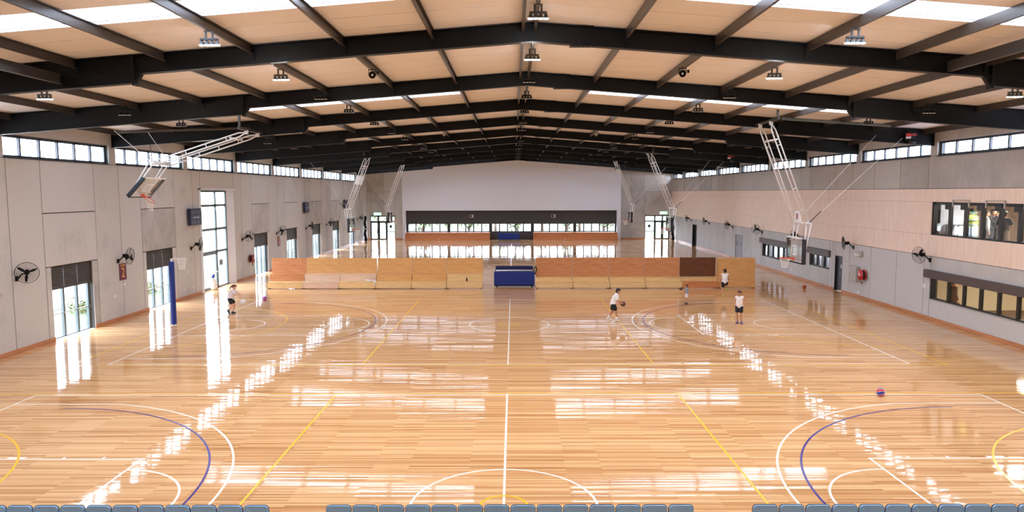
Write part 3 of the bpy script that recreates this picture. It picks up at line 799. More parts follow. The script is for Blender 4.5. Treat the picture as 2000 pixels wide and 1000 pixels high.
# ---- rooms seen through the right wall windows
M_cream = mat('cream_wall', (232, 214, 182), .7, .03)
M_brownw = mat('brown_wall', (150, 122, 98), .7, .05)
M_carpet = mat('room_carpet', (92, 76, 58), .8, .3, 3)
def room(name, y0, y1, x1, z0, z1, mw, mf, label):
    r = rstruct(name, label); A, B = ry(y0), ry(y1)
    obj('room_wall', MB().box(x1, A, z0, x1+.1, B, z1), mw, r); obj('room_wall', MB().box(.37, A-.1, z0, x1, A, z1), mw, r); obj('room_wall', MB().box(.37, B, z0, x1, B+.1, z1), mw, r)
    obj('room_floor', MB().box(.37, A, z0-.1, x1, B, z0), mf, r); obj('room_ceiling', MB().box(.37, A, z1, x1, B, z1+.1), M_white, r); return r
room('lower_room', 15.0, 36.0, 7.5, 0.02, 2.9, M_cream, M_carpet, 'lit room behind the low window')
room('curtained_room', 43.9, 58.0, 2.0, 0.02, 2.9, M_white, M_carpet, 'shallow bright room behind the curtained windows')
for yy, zz, pw in ((22, 2.8, 115), (27, 2.8, 115), (32, 2.8, 115)):
    p_ = RW(yy, -4.0, zz); add_room_light(p_, 1.2, 1.2, pw, (1, .9, .72))
for yy in (46, 54.5): add_room_light(RW(yy, -1.2, 2.8), .5, 2.0, 55, (1, .98, .95))
# upper room: brown wall, far window looking out, pale wall at the near end
r = room('viewing_room', 15.0, 34.6, 6.5, 3.45, 6.3, M_brownw, M_carpet, 'viewing room behind the upper window')
obj('pale_wall', MB().box(.38, ry(33.62), 3.47, 1.6, ry(33.7), 6.2), M_white, r)
add_room_light(RW(30.5, -2.6, 6.2), 1.5, 1.5, 220, (1, .95, .88)); add_room_light(RW(25.5, -2.6, 6.2), 1.5, 1.5, 220, (1, .95, .88))

# curtains: separate pale blind strips behind the two low windows
cu = 0
for a, b in ((44.55, 47.45), (51.4, 56.75)):
    n = int((b-a)/.28)
    t = thing('curtain', 'pale vertical blind behind the %s low window on the right wall' % ('nearer curtained' if cu == 0 else 'farther curtained'), 'curtain', RW(a, -.55, 0), -TH); cu += 1
    for i in range(n):
        if rnd.random() < .12: continue
        y = i*.28; obj('blind_strip', MB().prism([(0, y), (.05, y+.06), (.09, y+.24), (.06, y+.26), (.03, y+.1), (-.01, y+.02)], 'z', .3, 2.6), M_white, t)

# ------------------------------------------------------------------ outside
gr = struct('ground', 'lawn around the hall', mb=MB().box(-160, -120, -.5, 160, 260, -.3), mat=M_grass)
pa = struct('path', 'pale paved area beyond the lawn strip', mb=MB().box(-150, -60, -.3, -24.5, 130, -.26), mat=M_path)
M_leaf = mat('leaves', (84, 102, 58), .7, .45, 6)
M_bark = mat('bark', (84, 66, 54), .9, .2, 8)
def tree(x, y, h, sp, label, seed):
    q = random.Random(seed); t = thing('tree', label, 'tree', (x, y, -.3), 0, 'trees beyond the far windows')
    mb = MB(); top = Vector((q.uniform(-.4, .4), 0, h*.55)); mb.tube([(0, 0, 0), (q.uniform(-.15, .15), 0, h*.25), top], [.22, .17, .1], 8)
    tips = []
    for i in range(7):
        a = 2*PI*i/7+q.uniform(-.3, .3); s0 = Vector((0, 0, h*q.uniform(.18, .5))); e = Vector((math.cos(a)*sp*q.uniform(.5, 1), math.sin(a)*sp*q.uniform(.5, 1), h*q.uniform(.5, .95)))
        md = (s0+e)/2+Vector((0, 0, -.2)); mb.tube([s0, md, e], [.09, .06, .025], 6); tips.append(e); tips.append(md)
    obj('trunk', mb, M_bark, t, True)
    lf = MB()
    for i in range(330):
        c = tips[i % len(tips)]+Vector((q.gauss(0, .6), q.gauss(0, .6), q.gauss(0, .55))); s = q.uniform(.12, .3)
        d1 = Vector((q.uniform(-1, 1), q.uniform(-1, 1), q.uniform(-1, 1))).normalized()*s; d2 = d1.cross(Vector((q.uniform(-1, 1), q.uniform(-1, 1), q.uniform(-1, 1)))).normalized()*s*.5
        lf.add([c-d1, c+d2, c+d1, c-d2], [(0, 1, 2, 3)])
    obj('foliage', lf, M_leaf, t)
kinds = ['tall pale barked tree on the lawn', 'leaning bushy tree', 'broad leafy tree', 'slender tree with forked trunk']
i = 0
for x, y in ((-21, 112), (-16, 106), (-12.5, 101), (-9.6, 108), (-6.2, 103), (-2.6, 112), (.8, 104), (4.6, 108), (7.9, 101), (10.4, 110), (13.4, 104), (18, 108), (22.5, 102)):
    tree(x, y, rnd.uniform(4, 6.5), rnd.uniform(1.4, 2.6), kinds[i % 4] + ' beyond the far windows, ' + ORD[i] + ' from the left', 40+i); i += 1
for k, y in enumerate((30.6, 38, 45)):
    t = thing('shrub', 'green shrub on the lawn outside the ' + ('first shuttered window', 'second shuttered window', 'tall glazed door')[k], 'shrub', (-22.3-k*.3, y, -.3))
    q = random.Random(k); lf = MB()
    for i_ in range(260):
        c = Vector((q.gauss(0, .35), q.gauss(0, .35), abs(q.gauss(.3, .25)))); s = q.uniform(.06, .14)
        d1 = Vector((q.uniform(-1, 1), q.uniform(-1, 1), q.uniform(-1, 1))).normalized()*s; d2 = d1.cross(Vector((q.uniform(-1, 1), q.uniform(-1, 1), q.uniform(-1, 1)))).normalized()*s*.5
        lf.add([c-d1, c+d2, c+d1, c-d2], [(0, 1, 2, 3)])
    obj('foliage', lf, M_leaf, t); obj('stem', MB().tube([(0, 0, 0), (.03, 0, .25), (0, .05, .5)], [.04, .03, .015], 6), M_bark, t)

# ------------------------------------------------------------------ high-bay lights
M_alu = mat('lamp_housing', (92, 98, 104), .35, .1, 5, metal=.3)
def lamp(lit):
    t = thing('highbay_light', '', 'light')
    mt = M_alu if lit else M_black
    for x in (-.075, .075): obj('hanger', MB().rbox(x-.02, -.02, -.16, x+.02, .02, -.015, .004), mt, t)
    obj('mounting_plate', MB().rbox(-.1, -.05, -.02, .1, .05, 0, .004), mt, t)
    obj('mounting_bar', MB().rbox(-.19, -.05, -.2, .19, .05, -.155, .01), mt, t)
    for i in range(4):
        x = -.168+.112*i
        hb = MB().lathe([(.02, -.2), (.03, -.21), (.042, -.235), (.056, -.285), (.058, -.3), (.052, -.3)], (x, 0, 0), n=14)
        for k in range(8):
            a = 2*PI*k/8; hb.box(x+.03*math.cos(a)-.004, .03*math.sin(a)-.004, -.285, x+.036*math.cos(a)+.004, .036*math.sin(a)+.004, -.22)
        hd = obj('lamp_head', hb, mt, t)
        obj('lens', MB().lathe([(.052, -.3005), (.052, -.306), (.034, -.313), (.001, -.315)], (x, 0, 0), n=14), M_lens_on if lit else M_lens_off, hd, True)
    return t
LX = {-13.2: 'outer left', -6.42: 'inner left', .74: 'ridge', 7.63: 'inner right', 14.5: 'outer right'}
LY = [16.4, 21.2, 25.4, 29.6, 34.9, 39.7, 44.35, 49.0, 53.6, 58.2, 62.8, 67.4, 72.0, 76.6, 81.2]
protoL = {True: None, False: None}
for xi, (x, nm) in enumerate(LX.items()):
    for yi, y in enumerate(LY):
        if xi in (0, 4) and (yi == 0 or yi > 6): continue
        if xi in (1, 3) and yi > 10: continue
        lit = yi < 2
        lab = '%s four-lamp cluster, %s row, %s from the camera' % ('lit' if lit else 'unlit dark', nm, ORD[yi-(1 if xi in (0, 4) else 0)])
        loc = (x, y, zroof(x)-PD+.017)
        if protoL[lit] is None:
            protoL[lit] = lamp(lit); protoL[lit].location = loc; protoL[lit]['label'] = lab; protoL[lit]['group'] = 'high-bay lights'
        else: dup(protoL[lit], loc, None, lab)

# round speakers hung from the purlins
sp0 = None
for x, y, lab in ((-4.02, 22.25, 'round dark horn speaker under the near roof, over the left half'), (5.25, 22.2, 'round dark horn speaker under the near roof, over the right half'),
                  (-4.0, 44.2, 'round pale horn speaker far under the roof, left of the ridge'), (5.25, 44.4, 'round pale horn speaker far under the roof, right of the ridge')):
    z = zroof(x)-PD+.02
    t = thing('horn_speaker', lab, 'speaker', (x, y, z), 0, 'horn speakers')
    mt = M_black if y < 30 else M_greyp
    obj('yoke', MB().box(-.11, -.015, -.22, -.095, .015, -.03).box(.095, -.015, -.22, .11, .015, -.03).box(-.11, -.02, -.045, .11, .02, -.025).box(-.02, -.02, -.04, .02, .02, 0), mt, t)
    obj('horn', MB().lathe([(.03, .2), (.045, .19), (.05, .08), (.09, .0), (.105, -.02), (.095, -.025), (.06, .02), (.03, .04), (.001, .035)], (0, 0, -.19), (0, 1, .15), 20), mt, t, True)
    obj('speaker_cone', MB().sph((0, -.005, -.19), (.035, .03, .035), 12, 8), M_whitep, t, True)
    obj('junction_box', MB().rbox(.14, -.04, -.17, .2, .04, -.08, .01).box(-.02, -.015, -.1, .15, .015, -.085), mt, t)

# ------------------------------------------------------------------ wall fans
def fan(name_label, loc, rz, yaw, tilt=-.1, spin=0):
    """loc: the wall mount; local -X... arm reaches along local +x out from the wall; the head turned by yaw about z"""
    t = thing('wall_fan', name_label, 'fan', loc, rz, 'wall fans')
    obj('wall_bracket', MB().rbox(0, -.07, -.1, .05, .07, .1, .01), M_black, t)
    obj('arm', MB().tube([(.05, 0, -.02), (.12, 0, .06), (.22, 0, .17), (.34, 0, .2), (.42, 0, .19)], .028, 8), M_black, t, True)
    H = Matrix.Translation((.42, 0, .25)) @ Matrix.Rotation(yaw, 4, 'Z') @ Matrix.Rotation(-tilt, 4, 'Y')
    mo = MB().lathe([(.03, -.16), (.085, -.14), (.09, .02), (.06, .07), (.02, .14)], axis=(1, 0, 0), n=16).cyl((-.03, 0, -.11), (-.03, 0, -.05), .04); obj('motor', mo.xform(H), M_black, t, True)
    R = .39; cg = MB()
    c0 = .06; c1 = .25; cm = .155
    for rr, xx in ((R, cm), (R*.97, cm+.03)): cg.ring((xx, 0, 0), rr, .006, (1, 0, 0), 32, 5)
    for rr in (.1, .17, .24, .31): 
        dx = .09*(1-(rr/R)**2)
        cg.ring((cm+dx, 0, 0), rr, .0022, (1, 0, 0), 28, 4); cg.ring((cm-dx, 0, 0), rr, .0022, (1, 0, 0), 28, 4)
    for k in range(28):
        a = 2*PI*k/28; ca, sa = math.cos(a), math.sin(a)
        for sg in (1, -1): cg.tube([(cm+sg*.09*(1-(q/R)**2), q*ca, q*sa) for q in (.06, .2, .31, R)], .002, 4)
    cg.lathe([(.07, .0), (.07, .012), (.001, .02)], (cm+.085, 0, 0), (1, 0, 0), 16)
    obj('guard_grille', cg.xform(H), M_black, t)
    for k in range(3):
        a0 = 2*PI*k/3+spin; bl_ = MB(); n = 7; vs = []
        for i in range(n):
            r = .06+.29*i/(n-1); wd = .04+.045*math.sin(PI*min(1, i/(n-1)*.85+.1)); 
            for sg in (-1, 1):
                a = a0+sg*wd/ max(r, .12)*.55; x = cm+sg*.03
                vs.append((x, r*math.cos(a), r*math.sin(a))); vs.append((x+.006, r*math.cos(a), r*math.sin(a)))
        fs = []
        for i in range(n-1):
            b = i*4; e = b+4
            fs += [(b, b+2, e+2, e), (b+1, e+1, e+3, b+3), (b, e, e+1, b+1), (b+2, b+3, e+3, e+2)]
        fs += [(0, 1, 3, 2), (n*4-4, n*4-2, n*4-1, n*4-3)]
        obj('blade', bl_.add(vs, fs).xform(H), M_black, t)
    obj('pull_cord', MB().cyl((.42, .05, .15), (.42, .05, -.25), .004, n=5), M_greyp, t)
    return t
fl_y = [(26.95, -1.0), (33.8, 0), (41.4, .1), (49.2, -.65), (56.3, -.75), (64.2, .1), (71.2, -.6), (85.3, -.3)]
for i, (y, yaw) in enumerate(fl_y):
    fan('black caged fan on the left wall, %s from the camera' % ORD[i], (XL, y, 2.8), 0, yaw, -.08, .4+i)
fr_y = [(33.58, .25), (41.28, -.25), (48.9, .1), (56.9, .7), (64.73, .2), (72.82, .1), (80.49, .1)]
for i, (y, yaw) in enumerate(fr_y):
    fan('black caged fan on the right wall, %s from the camera' % ORD[i], RW(y, 0.01, 2.8), PI-TH, yaw, -.08, .9+i)

# ------------------------------------------------------------------ ceiling-hung basketball hoops
def hoop(label, sx, y, bx, top, elb, phi, zb=2.85, motor=True):
    """sx: +1 right end, -1 left. bx: x of the board when down; top, elb: (x, z) of the boom ends (world, unsigned for sx). phi: fold of the lower frame"""
    t = thing('basketball_hoop', label, 'hoop', (sx*elb[0], y, 0))
    ex, ez = elb
    def W(x, yy, z): return (sx*(x-ex), yy, z)
    # upper booms: two twin-tube ladders
    tx, tz = top
    d = Vector((ex-tx, 0, ez-tz)); L = d.length; dn = d.normalized(); nrm = Vector((dn.z, 0, -dn.x))
    for yy in (-.68, .68):
        mb = MB(); p0 = Vector((tx, yy, tz)); a = p0; b = p0+dn*L
        off = nrm*.085
        mb.tube([W(*p) for p in (a, a+dn*.35+off, b+off)], .03, 8); mb.tube([W(*p) for p in (a, a+dn*.35-off, b-off)], .03, 8)
        for k in range(1, 5):
            c = a+dn*(L*k/4.6); mb.cyl(W(*(c+off)), W(*(c-off)), .022, n=6)
        obj('boom', mb, M_whitep, t, True)
        obj('hinge', MB().rbox(sx*(tx-ex)-.07, yy-.06, tz-.08, sx*(tx-ex)+.07, yy+.06, tz+.1, .01), M_whitep, t)
    obj('crossbar', MB().cyl(W(*(Vector((tx, -.68, tz))+dn*.75)), W(*(Vector((tx, .68, tz))+dn*.75)), .045, n=10), M_whitep, t, True)
    zr_ = zroof(sx*tx)-PD
    sb = MB().rbox(sx*(tx-ex)-.05, -1.6, tz+.06, sx*(tx-ex)+.05, 1.6, tz+.16, .01)
    for yy in (-1.45, 1.45): sb.box(sx*(tx-ex)-.04, yy-.04, tz+.1, sx*(tx-ex)+.04, yy+.04, zroof(sx*tx)+.018)
    obj('support_beam', sb, M_purlin, t)
    # lower frame: built hanging down from the elbow (origin), then folded by phi about y
    F = Matrix.Translation((0, 0, ez)) @ Matrix.Rotation(-sx*phi if True else 0, 4, 'Y')
    bxl = -.24; zt = 3.95-ez_ref; zbm = zb-ez_ref
    def Q(x, yy, z): return (sx*x, yy, z)
    lf = MB().tube([Q(-.02, -.82, 0), Q(-.02, .82, 0)], .06, 10); lf.tube([Q(.12, -.78, 0), Q(.12, .78, 0)], .035, 8)
    for yy in (-.68, .68): lf.cyl(Q(-.02, yy, 0), Q(.12, yy, 0), .035, n=8)
    obj('elbow_beam', lf.xform(F), M_whitep, t, True)
    for yy in (-.68, .68):
        mb = MB().tube([Q(-.0, yy, 0), Q(bxl+.1, yy, zbm+.1)], .032, 8).tube([Q(.2, yy, 0), Q(bxl+.16, yy, zbm+.15)], .026, 8)
        mb.cyl(Q(bxl+.02, yy, zbm+.2), Q(bxl+.16, yy, zbm+.2), .024, n=6).cyl(Q(bxl+.02, yy, zt-.15), Q(bxl+.2, yy, zt-.15), .024, n=6)
        obj('drop_frame', mb.xform(F), M_whitep, t, True)
    obj('stop_rod', MB().cyl(Q(.1, -.68, .02), Q(.55, -.85, .55), .022, n=6).xform(F), M_purlin, t)
    bd = obj('backboard', MB().box(*Q(bxl-.012, -.9, zbm), *Q(bxl+.012, .9, zt)).xform(F), glass('board_glass_'+str(int(y))+str(sx), (.94, .95, .95), .35), t)
    fb = MB(); w_ = .05
    for a in ((-.91, zbm-.01, .91, zbm+w_), (-.91, zt-w_, .91, zt+.01), (-.91, zbm, -.91+w_, zt), (.91-w_, zbm, .91, zt)): fb.box(*Q(bxl-.02, a[0], a[1]), *Q(bxl+.02, a[2], a[3]))
    obj('board_edge', fb.xform(F), M_whitep, bd)
    tb_ = MB(); hz = zbm+.3
    for a in ((-.3, hz, .3, hz+.05), (-.3, hz+.4, .3, hz+.45), (-.3, hz, -.25, hz+.45), (.25, hz, .3, hz+.45)): tb_.box(*Q(bxl-.018, a[0], a[1]), *Q(bxl-.0125, a[2], a[3]))
    obj('target_square', tb_.xform(F), M_whitep, bd)
    pd_ = MB().rbox(min(sx*(bxl-.03), sx*(bxl+.07)), -.93, zbm-.06, max(sx*(bxl-.03), sx*(bxl+.07)), .93, zbm+.03, .015)
    for yy in (-.93, .86): pd_.rbox(min(sx*(bxl-.03), sx*(bxl+.16)), yy, zbm-.06, max(sx*(bxl-.03), sx*(bxl+.16)), yy+.07, zt-.05, .02)
    obj('edge_padding', pd_.xform(F), M_pad, bd)
    rz_ = zbm+.16; rc = bxl-.42
    rm = MB().ring(Q(rc, 0, rz_), .228, .014, (0, 0, 1), 28, 8); rm.box(*Q(rc+.2, -.07, rz_-.03), *Q(bxl-.02, .07, rz_+.01)); rm.box(*Q(bxl-.03, -.1, rz_-.12), *Q(bxl-.015, .1, rz_+.03))
    for yy in (-.06, .06): rm.tube([Q(rc+.1, yy*2.6, rz_), Q(bxl-.03, yy, rz_-.1)], .012, 6)
    ro = obj('rim', rm.xform(F), M_orange, t)
    nt = MB(); n = 12; G = F
    P0 = [G @ Vector(Q(rc+.22*math.cos(2*PI*k/n), .22*math.sin(2*PI*k/n), rz_-.015)) for k in range(n)]
    cen = G @ Vector(Q(rc, 0, rz_)); levels = [(1.0, 0), (.85, .1), (.72, .2), (.62, .3), (.6, .42)]
    lv = [[Vector((cen.x+(p.x-cen.x)*s_, cen.y+(p.y-cen.y)*s_, p.z+(cen.z-p.z)*(1-s_)-dz)) for p in P0] for s_, dz in levels]
    for i in range(4):
        for k in range(n):
            nt.cyl(lv[i][k], lv[i+1][(k+i % 2) % n], .0055, n=4, caps=False); nt.cyl(lv[i][k], lv[i+1][(k-1+i % 2) % n], .0055, n=4, caps=False)
    nt.ring(sum(lv[4], Vector())/n, .13, .006, (0, 0, 1), 16, 4)
    obj('net', nt, M_net, ro)
    # small control box on the elbow
    if motor:
        cb = obj('counter_box', MB().rbox(sx*-.12-.1, -.32, .08, sx*-.12+.02, .12, .52, .01).xform(F), M_whitep, t)
        obj('counter_face', MB().box(-.005 if sx > 0 else -.0, -.2, .16, .0, .0, .42).xform(Matrix.Translation((sx*-.12-.1-.006 if sx > 0 else sx*-.12-.105, -.04, 0))).xform(F), mat('dull_red_face', (150, 70, 60), .4), cb)
    return t
ez_ref = 4.6
h1 = hoop('white framed hoop hung down from the roof by the right wall, near bleachers', 1, 32.5, 12.83, (11.38, 8.95), (13.08, 4.6), 0)
h2 = hoop('white framed hoop folded up high beside the left wall', -1, 32.5, 12.83, (11.4, 8.6), (15.5, 7.28), .74, motor=False)
h3 = hoop('nearer of the two far hoops on the left', -1, 57.0, 12.6, (11.25, 8.75), (12.85, 4.68), 0, motor=False)
h4 = hoop('farther, smaller hoop on the left before the far wall', -1, 73.5, 12.35, (11.05, 8.8), (12.62, 4.7), 0, motor=False)
h5 = hoop('nearer of the two far hoops on the right', 1, 57.0, 12.65, (10.92, 8.95), (12.75, 4.7), 0, motor=False)
h6 = hoop('farther, smaller hoop on the right before the far wall', 1, 73.5, 12.25, (10.62, 8.95), (12.35, 4.7), 0, motor=False)
# stay cables, drive tubes and plates that belong to the hoops
def stay(h, pts, nm='stay_cable', r=.008, mt=None):
    o = h.location; obj(nm, MB().tube([Vector(p)-o for p in pts], r, 6), mt or M_whitep, h)
stay(h1, [(13.2, 31.8, 4.65), (17.9, 33.3, 8.4)]); stay(h1, [(13.2, 33.2, 4.65), (16.8, 33.5, 8.55)])
stay(h1, [(11.75, 31.6, 9.12), (16.6, 31.9, 8.83)], 'drive_tube', .07, M_frame_g)
stay(h1, [(13.15, 33.2, 4.6), (11.5, 33.3, 8.6)], 'stay_cable', .008)
stay(h2, [(-15.6, 31.85, 7.3), (-17.2, 31.9, 8.7)], 'stay_cable', .012); stay(h2, [(-15.4, 33.2, 7.25), (-16.4, 33.2, 8.75)], 'stay_cable', .012)
stay(h2, [(-11.9, 33.6, 8.95), (-16.6, 31.0, 8.55)], 'drive_tube', .06, M_purlin)
stay(h3, [(-13.0, 57.4, 4.75), (-16.2, 57.5, 8.7)]); stay(h5, [(12.8, 56.5, 4.75), (17.2, 57.6, 8.6)]); stay(h5, [(12.9, 57.4, 4.75), (16.0, 57.6, 8.7)])
stay(h4, [(-12.7, 73.7, 4.75), (-15.8, 74, 8.7)]); stay(h6, [(12.5, 73.7, 4.75), (16.0, 74, 8.7)])
for h, sx in ((h3, -1), (h5, 1)):
    o = h.location
    for yy in (56.3, 57.7):
        p = Vector((sx*11.95, yy, 6.95)); obj('gusset_plate', MB().rbox(-.16, -.02, -.35, .16, .02, .35, .01).xform(Matrix.Translation(p-o) @ Matrix.Rotation(-sx*.36, 4, 'Y')), M_whitep, h)
# winches on the beams
for i, (y, lab) in enumerate(((33.79, 'red and white winch box on the third roof beam near the right wall'), (55.93, 'small red and white winch box on a far roof beam, right side'))):
    x = 18.4 if i == 0 else 16.9; z = zroof(x)-.36
    t = thing('winch_box', lab, 'winch', (x, y-.112, z), 0)
    obj('casing', MB().rbox(-.27, -.2, -.2, .27, 0, .12, .02), M_black, t)
    obj('front_plate', MB().rbox(-.25, -.225, -.02, .0, -.2, .11, .004), M_red, t); obj('front_plate', MB().rbox(.02, -.225, -.0, .24, -.2, .11, .004), mat('dull_red', (150, 60, 60), .5), t)
    obj('front_plate', MB().rbox(-.25, -.225, -.12, -.02, -.2, -.03, .004), M_whitep, t)
    obj('drum', MB().cyl((-.05, -.12, -.27), (.22, -.12, -.27), .09, n=14), M_pad, t, True)

# netball post
t = thing('netball_post', 'blue padded netball post standing before the second shuttered window', 'post', (-15.23, 32.46, 0))
obj('base', MB().lathe([(.001, 0), (.125, 0), (.125, .012), (.08, .03), (.001, .03)], n=20), M_whitep, t)
obj('pole', MB().cyl((0, 0, .02), (0, 0, 3.03), .04, n=14), M_whitep, t, True)
obj('padding', MB().lathe([(.06, .04), (.115, .06), (.12, .1), (.12, 2.85), (.11, 2.9), (.05, 2.91)], n=20), M_blue, t, True)
rm = MB().tube([(0, 0, 3.02), (.2, 0, 3.03), (.27, 0, 3.03)], .022, 8).ring((.47, 0, 3.03), .19, .012, n=26); ro = obj('hoop_ring', rm, M_whitep, t, True)
nt = MB(); n = 12
lv = [[Vector((.47+.19*s_*math.cos(2*PI*k/n), .19*s_*math.sin(2*PI*k/n), 3.02-dz)) for k in range(n)] for s_, dz in ((1, 0), (.9, .11), (.78, .22), (.68, .34), (.66, .46))]
for i in range(4):
    for k in range(n):
        nt.cyl(lv[i][k], lv[i+1][(k+i % 2) % n], .006, n=4, caps=False); nt.cyl(lv[i][k], lv[i+1][(k-1+i % 2) % n], .006, n=4, caps=False)
nt.ring((.47, 0, 2.56), .125, .007, n=16, m=4); obj('net', nt, M_net, ro)

# ------------------------------------------------------------------ bleachers
def bleacher(x0, x1, mback, mstep2, mstep1, label, group, style='L', skew=0):
    t = thing('bleacher', label, 'bleacher', ((x0+x1)/2, 44.5, 0), 0, group); w_ = (x1-x0)/2-.014
    if style == 'L':
        obj('seat_riser', MB().rbox(-w_-.12*0, 0, .05, w_-.1*0, .03, .40, .005), mstep1, t); obj('seat_board', MB().rbox(-w_-.12*0, -.02, .40, w_-.1*0, .45, .44, .006), mstep1, t)
        obj('seat_riser', MB().rbox(-w_-.06*0, .45, .44, w_-.05*0, .48, .84, .005), mstep2, t); obj('seat_board', MB().rbox(-w_-.06*0, .43, .84, w_-.05*0, .9, .88, .006), mstep2, t)
        obj('back_panel', MB().rbox(-w_, .9, .86, w_, .94, 1.86, .006), mback, t)
    elif style == 'R':
        obj('seat_riser', MB().rbox(-w_, 0, .05, w_, .03, .36, .005), mstep1, t); obj('seat_board', MB().rbox(-w_, -.02, .36, w_, .45, .40, .006), mstep1, t)
        obj('seat_riser', MB().rbox(-w_, .44, .40, w_, .47, .62, .005), mstep2, t); obj('seat_board', MB().rbox(-w_, .42, .62, w_, .9, .66, .006), mstep2, t)
        obj('back_panel', MB().rbox(-w_, .88, .64, w_, .92, 1.86, .006), mback, t)
    else:
        obj('front_panel', MB().rbox(-w_-.0, 0.05, .05, w_+.03, .09, .54, .005), mstep1, t); obj('back_panel', MB().rbox(-w_, .1, .54, w_, .14, 1.86, .006), mback, t); obj('top_board', MB().rbox(-w_, .14, 1.82, w_, .9, 1.86, .006), mback, t); obj('side_panel', MB().rbox(-w_, .14, .05, -w_+.03, .9, 1.82, .005), mback, t); obj('side_panel', MB().rbox(w_-.03, .14, .05, w_, .9, 1.82, .005), mback, t)
    for x in (-w_+.06, w_-.06):
        fr = MB(); fr.box(x-.03, .06, 0.0, x+.03, .985, .05); fr.box(x-.03, .945, .0, x+.03, .985, 1.8)
        if style != 'X': fr.box(x-.03, .035, .04, x+.03, .07, .38); fr.box(x-.03, .6, .04, x+.03, .64, .6)
        obj('side_frame', fr, M_black, t)
    return t
LXs = [-15.12, -12.93, -10.7, -8.42, -6.18, -3.98, -1.72]
lm = [(M_plyR, M_plyR, M_plyL), (M_plyA, M_plyP, M_plyP), (M_plyA, M_plyP, M_plyL), (M_plyA, M_plyA, M_plyL), (M_plyA, M_plyA, M_plyL), (M_plyA, M_plyL, M_plyL)]
ld = ['reddish backed plywood bleacher unit at the outer end of the left row', 'amber bleacher unit with two pinkish pale steps, second in the left row', 'amber bleacher unit with a white garment on its step, left row',
      'amber bleacher unit, third from the inner end of the left row', 'amber bleacher unit, second from the inner end of the left row', 'amber bleacher unit with a small black item, inner end of the left row']
for i in range(6): bleacher(LXs[i], LXs[i+1], *lm[i], ld[i], 'bleacher units of the left row', 'L', 1 if i < 3 else .3)
RXs = [1.6, 3.9, 6.2, 8.44, 10.7, 13.0, 15.25]
rm_ = [(M_plyR, M_plyL, M_plyL)]*4+[(M_plyD, M_plyL, M_plyO), (M_plyA, M_plyA, M_plyA)]  # paler ply on the second steps paints in light falling on the treads
rd = ['red brown backed bleacher unit beside the blue trolley, right row', 'red brown backed bleacher unit, second from the blue trolley', 'red brown backed bleacher unit, third from the blue trolley', 'red brown backed bleacher unit next to the dark brown one', 'bleacher unit with dark brown back panel in the right row', 'plain amber bleacher unit closed up flat at the outer end of the right row']
for i in range(6): bleacher(RXs[i], RXs[i+1], *rm_[i], rd[i], 'bleacher units of the right row', 'X' if i == 5 else 'R')
for a, b, lab in ((-13.4, -2.78, 'long orange timber bleacher under the far windows, left of the dark gap'), (2.72, 13.3, 'long orange timber bleacher under the far windows, right of the dark gap')):
    t = thing('bleacher', lab, 'bleacher', ((a+b)/2, 89.6, 0)); w_ = (b-a)/2
    for k, (y0, z0, z1) in enumerate(((0, 0, .32), (.45, .3, .62), (.9, .6, .94))):
        n = 5
        for i in range(n):
            p, q = -w_+2*w_*i/n, -w_+2*w_*(i+1)/n
            obj('riser_panel', MB().rbox(p+.004, y0, z0+.005, q-.004, y0+.03, z1-.035, .004), M_plyO, t)
        obj('seat_board', MB().rbox(-w_, y0-.02, z1-.035, w_, y0+.46, z1, .005), M_plyO, t)
    obj('end_panel', MB().prism([(0, 0), (1.36, 0), (1.36, .94), (.9, .94), (.0, .32)], 'x', w_-.02, w_+.01), M_plyO, t)
    obj('end_panel', MB().prism([(0, 0), (1.36, 0), (1.36, .94), (.9, .94), (.0, .32)], 'x', -w_-.01, -w_+.02), M_plyO, t)
    obj('socket', MB().box(-1.1 if a < 0 else -1.4, -.012, .12, -1.0 if a < 0 else -1.3, 0.01, .2), M_whitep, t)

# garment and black item left on the bleachers
t = thing('garment', 'crumpled white garment lying on the left bleacher steps', 'clothes', (-8.78, 44.62, .47))
mb = MB()
for (x, y, z, rx, ry_, rz_) in ((0, .1, .03, .16, .12, .04), (.18, .05, .03, .14, .06, .03), (-.16, .2, .05, .12, .1, .05), (.32, .0, .02, .14, .04, .025)): mb.sph((x, y, z), (rx, ry_, rz_), 12, 8)
gm = obj('cloth', mb, M_cloth_w, t, True); gm.modifiers.new('r', 'REMESH').voxel_size = .015
obj('sleeve', MB().tube([(.3, -.06, .0), (.4, -.17, -.0), (.42, -.19, -.2)], [.035, .03, .03], 8), M_cloth_w, t, True)
t = thing('drink_bottle', 'small black bottle on the second step of the left row inner unit', 'bottle', (-2.72, 44.72, .445))
obj('body', MB().lathe([(.001, 0), (.045, 0), (.05, .02), (.05, .15), (.03, .2), (.02, .22), (.001, .22)], n=14), M_rubber, t, True); obj('cap', MB().lathe([(.024, .22), (.024, .26), (.001, .262)], n=12), M_pad, t)

# ------------------------------------------------------------------ trolleys
t = thing('mat_trolley', 'blue padded trolley standing in the gap between the two bleacher rows', 'trolley', (.25, 45.0, 0))
obj('front_panel', MB().rbox(-1.28, 0, .16, 1.28, .09, 1.02, .025, 2), M_blue, t)
obj('side_panel', MB().rbox(-1.28, .09, .16, -1.2, .8, .98, .02), M_blue, t); obj('side_panel', MB().rbox(1.2, .09, .16, 1.28, .8, .98, .02), M_blue, t)
obj('back_panel', MB().rbox(-1.2, .74, .2, 1.2, .84, 1.3, .025), M_blued, t)
obj('base', MB().rbox(-1.25, .05, .1, 1.25, .8, .17, .01), M_black, t)
obj('roll_bar', MB().cyl((-1.13, .36, 1.05), (1.13, .36, 1.05), .05, n=12), M_whitep, t, True)
obj('folded_mat', MB().rbox(-1.16, .48, .2, 1.16, .72, 1.24, .03), M_blued, t); obj('folded_mat', MB().rbox(-1.16, .12, .2, 1.16, .42, .93, .03), M_blued, t)
